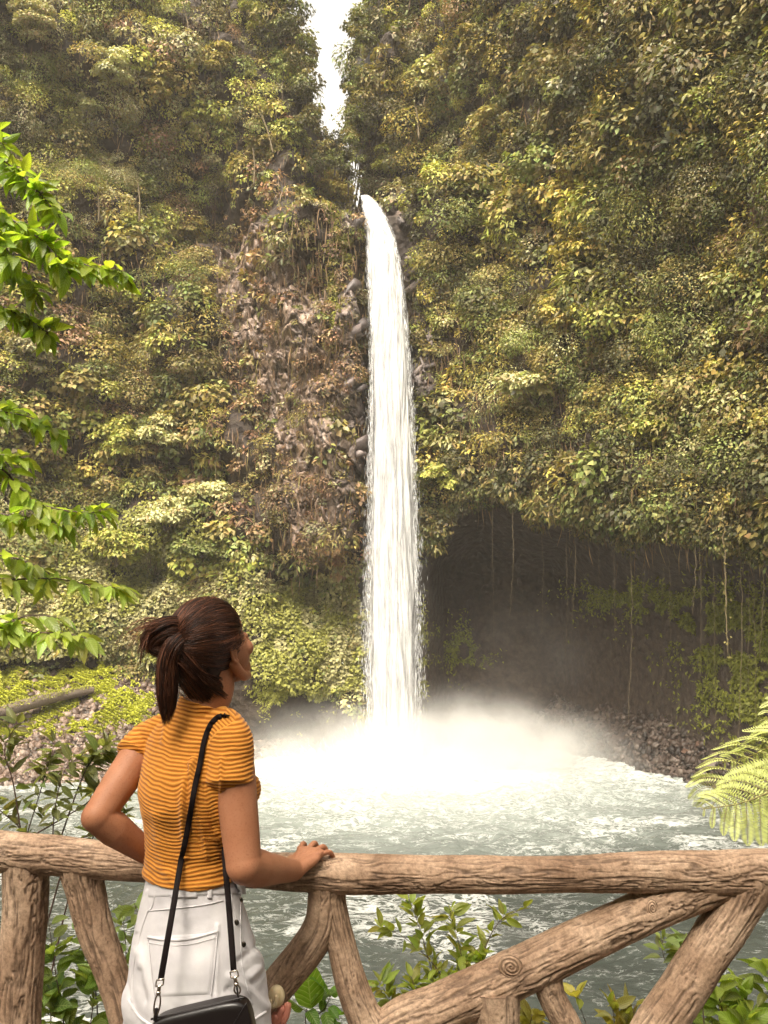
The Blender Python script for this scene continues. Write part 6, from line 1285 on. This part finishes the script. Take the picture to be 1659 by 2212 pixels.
def bagbox(name, hw, hh, hd, c, rnd, parent):
    rg = []; N_ = 18
    for i in range(N_):
        t = -1 + 2 * i / (N_ - 1); e = (1 - abs(t) ** 6) ** .5 if abs(t) < 1 else .05; e = max(e, .12); rg.append((c + BN * hd * t, BU * hw * (1 - rnd * (1 - e)), BW * hh * (1 - rnd * (1 - e))))
    V, Fq = rings_loft(rg, 64, .38); return link(name, make_mesh(name, V, Fq, smooth=True), M['leather'], parent)
hh = .085; mid = (tlp + trp) / 2 - BW * hh
bodyb = bagbox('body', Wb + .004, hh, .026, mid, .18, bag)
# front flap whose edge runs slantwise across
V = []; nU, nW = 30, 20
for i in range(nU):
    u = -1 + 2 * i / (nU - 1); topw = np.interp(u, [-1, .2, 1], [-1.3, -.15, .92]) * hh
    for j in range(nW): w = -hh * 1.0 + (topw + hh) * j / (nW - 1); V.append(mid + BU * u * (Wb + .003) + BW * w + BN * (.0285 + .004 * math.sin(math.pi * j / (nW - 1))))
V = np.array(V); g = np.arange(nU * nW).reshape(nU, nW); F1 = np.stack([g[:-1, :-1], g[1:, :-1], g[1:, 1:], g[:-1, 1:]], -1).reshape(-1, 4)
sel = (np.interp(np.linspace(-1, 1, nU), [-1, .2, 1], [-1.3, -.15, .92]) > -.98); rows = np.where(sel)[0]; i0 = rows[0]
F1 = np.stack([g[i0:-1, :-1], g[i0 + 1:, :-1], g[i0 + 1:, 1:], g[i0:-1, 1:]], -1).reshape(-1, 4)
flap = link('flap', make_mesh('flap', V, F1, smooth=True), M['leather'], bag)
e_path = V[g[i0:, -1]]; Vt, Ft = tube(e_path, .0018, 6); link('piping', make_mesh('piping', Vt, Ft, smooth=True), M['leather'], flap)
Vt, Ft = tube(np.array([mid + BU * u * Wb + BW * (hh * .985) + BN * .012 for u in np.linspace(-.93, .97, 30)]), .0022, 6); link('piping', make_mesh('piping', Vt, Ft, smooth=True), M['leather'], bodyb)
back_pts = [(489, 1545), (471, 1549), (454, 1567), (441, 1602), (431, 1655), (420, 1705), (405, 1793), (390, 1864)]
pts = [drape(shirt_bvh, u, w, .0075, fallback=1.9) for u, w in smooth_path(np.array(back_pts, float), 34)] + [P(376, 1950, 1.835), P(362, 2030, 1.80), P(347, 2118, 1.785)]
front = [P(505, 2100, 1.80), P(500, 2028, 1.82), P(493, 1940, 1.85), P(487, 1872, 1.87), P(486, 1810, 1.97), P(505, 1760, 2.13), P(520, 1700, 2.165), P(515, 1640, 2.11), P(508, 1580, 2.05), P(498, 1550, 1.955)]
path = smooth_path(front + pts, 420); path = path
for _ in range(60): path[1:-1] = (path[:-2] + path[1:-1] * 2 + path[2:]) / 4; V, Fq = tube(path, .0066, 10, A0=np.array([1.0, .25, 0]), flat=.28, caps=False); link('strap', make_mesh('strap', V, Fq, smooth=True), M['strap'], bag)
def clasp(x0, y0, x1, y1, Yq):
    a, b_ = P(x0, y0, Yq), P(x1, y1, Yq); d = norm(b_ - a); parts = [tube(np.array([a - BU * .008, a + BU * .008]), .0022, 8), tube(np.array([a - BU * .008, a - BU * .008 + d * .012]), .0018, 6), tube(np.array([a + BU * .008, a + BU * .008 + d * .012]), .0018, 6), tube(np.array([a - BU * .008 + d * .012, a + BU * .008 + d * .012]), .0022, 8),
        tube(np.array([a + d * .012, a + d * .022]), .0042, 10), tube(np.array([a + d * .024, a + d * .03]), .0052, 10)]
    L = np.linalg.norm(b_ - a); cn = a + d * (.03 + (L - .03) / 2); th = np.linspace(0, 2 * np.pi, 30); parts.append(tube(np.array([cn + d * math.cos(t) * (L - .028) / 2 + BU * math.sin(t) * .0065 for t in th]), .0019, 8, caps=False))
    V, Fq = join(parts); link('clasp', make_mesh('clasp', V, Fq, smooth=True), M['clasp'], bag); V, Fq = tube(np.array([b_ - d * .012, b_ + d * .012]), .005, 8, flat=.4); link('strap_tab', make_mesh('tab', V, Fq, smooth=True), M['leather'], bag)
clasp(346, 2116, 337, 2192, 1.782); clasp(505, 2098, 514, 2146, 1.792)

# small cream and pink bloom on the shrub behind the shorts
fl = empty('flower', P(600, 2170, 2.1), 'small cream and pink waxy bloom beside the edge of the white shorts', 'flower')
m, nt, b, out = new_mat('cream petal'); b.inputs['Base Color'].default_value = (.72, .58, .36, 1); b.inputs['Subsurface Weight'].default_value = .3; b.inputs['Subsurface Radius'].default_value = (.01, .008, .004); M['cream'] = m
m, nt, b, out = new_mat('pink petal'); b.inputs['Base Color'].default_value = (.62, .24, .17, 1); M['pink'] = m
def Q(x, y): return P(x, y, 2.1)
pxm = 2.1 / F0
V, Fq = join([ellipsoid(Q(597, 2152), [17 * pxm, 0, 0], [0, 14 * pxm, 0], [0, 0, 21 * pxm], 16), tube(smooth_path([Q(586, 2150), Q(590, 2164), Q(599, 2158), Q(601, 2140)], 14) + np.array([0, -.025, 0]), .0055, 8)]); link('petal', make_mesh('petal', V, Fq, smooth=True), M['cream'], fl)
V, Fq = join([tube(smooth_path([Q(598, 2210), Q(604, 2190), Q(612, 2176)], 8), .010, 8), tube(smooth_path([Q(610, 2210), Q(619, 2190), Q(622, 2168)], 8), .009, 8), tube(smooth_path([Q(590, 2225), Q(592, 2206), Q(598, 2192)], 8), .012, 8)]); link('petal', make_mesh('petal', V, Fq, smooth=True), M['pink'], fl)
V, Fq = tube(smooth_path([P(600, 2210, 2.1), P(606, 2300, 2.1), P(620, 2500, 2.3)], 10), .005, 6); link('stem', make_mesh('stem', V, Fq, smooth=True), M['twig'], fl)
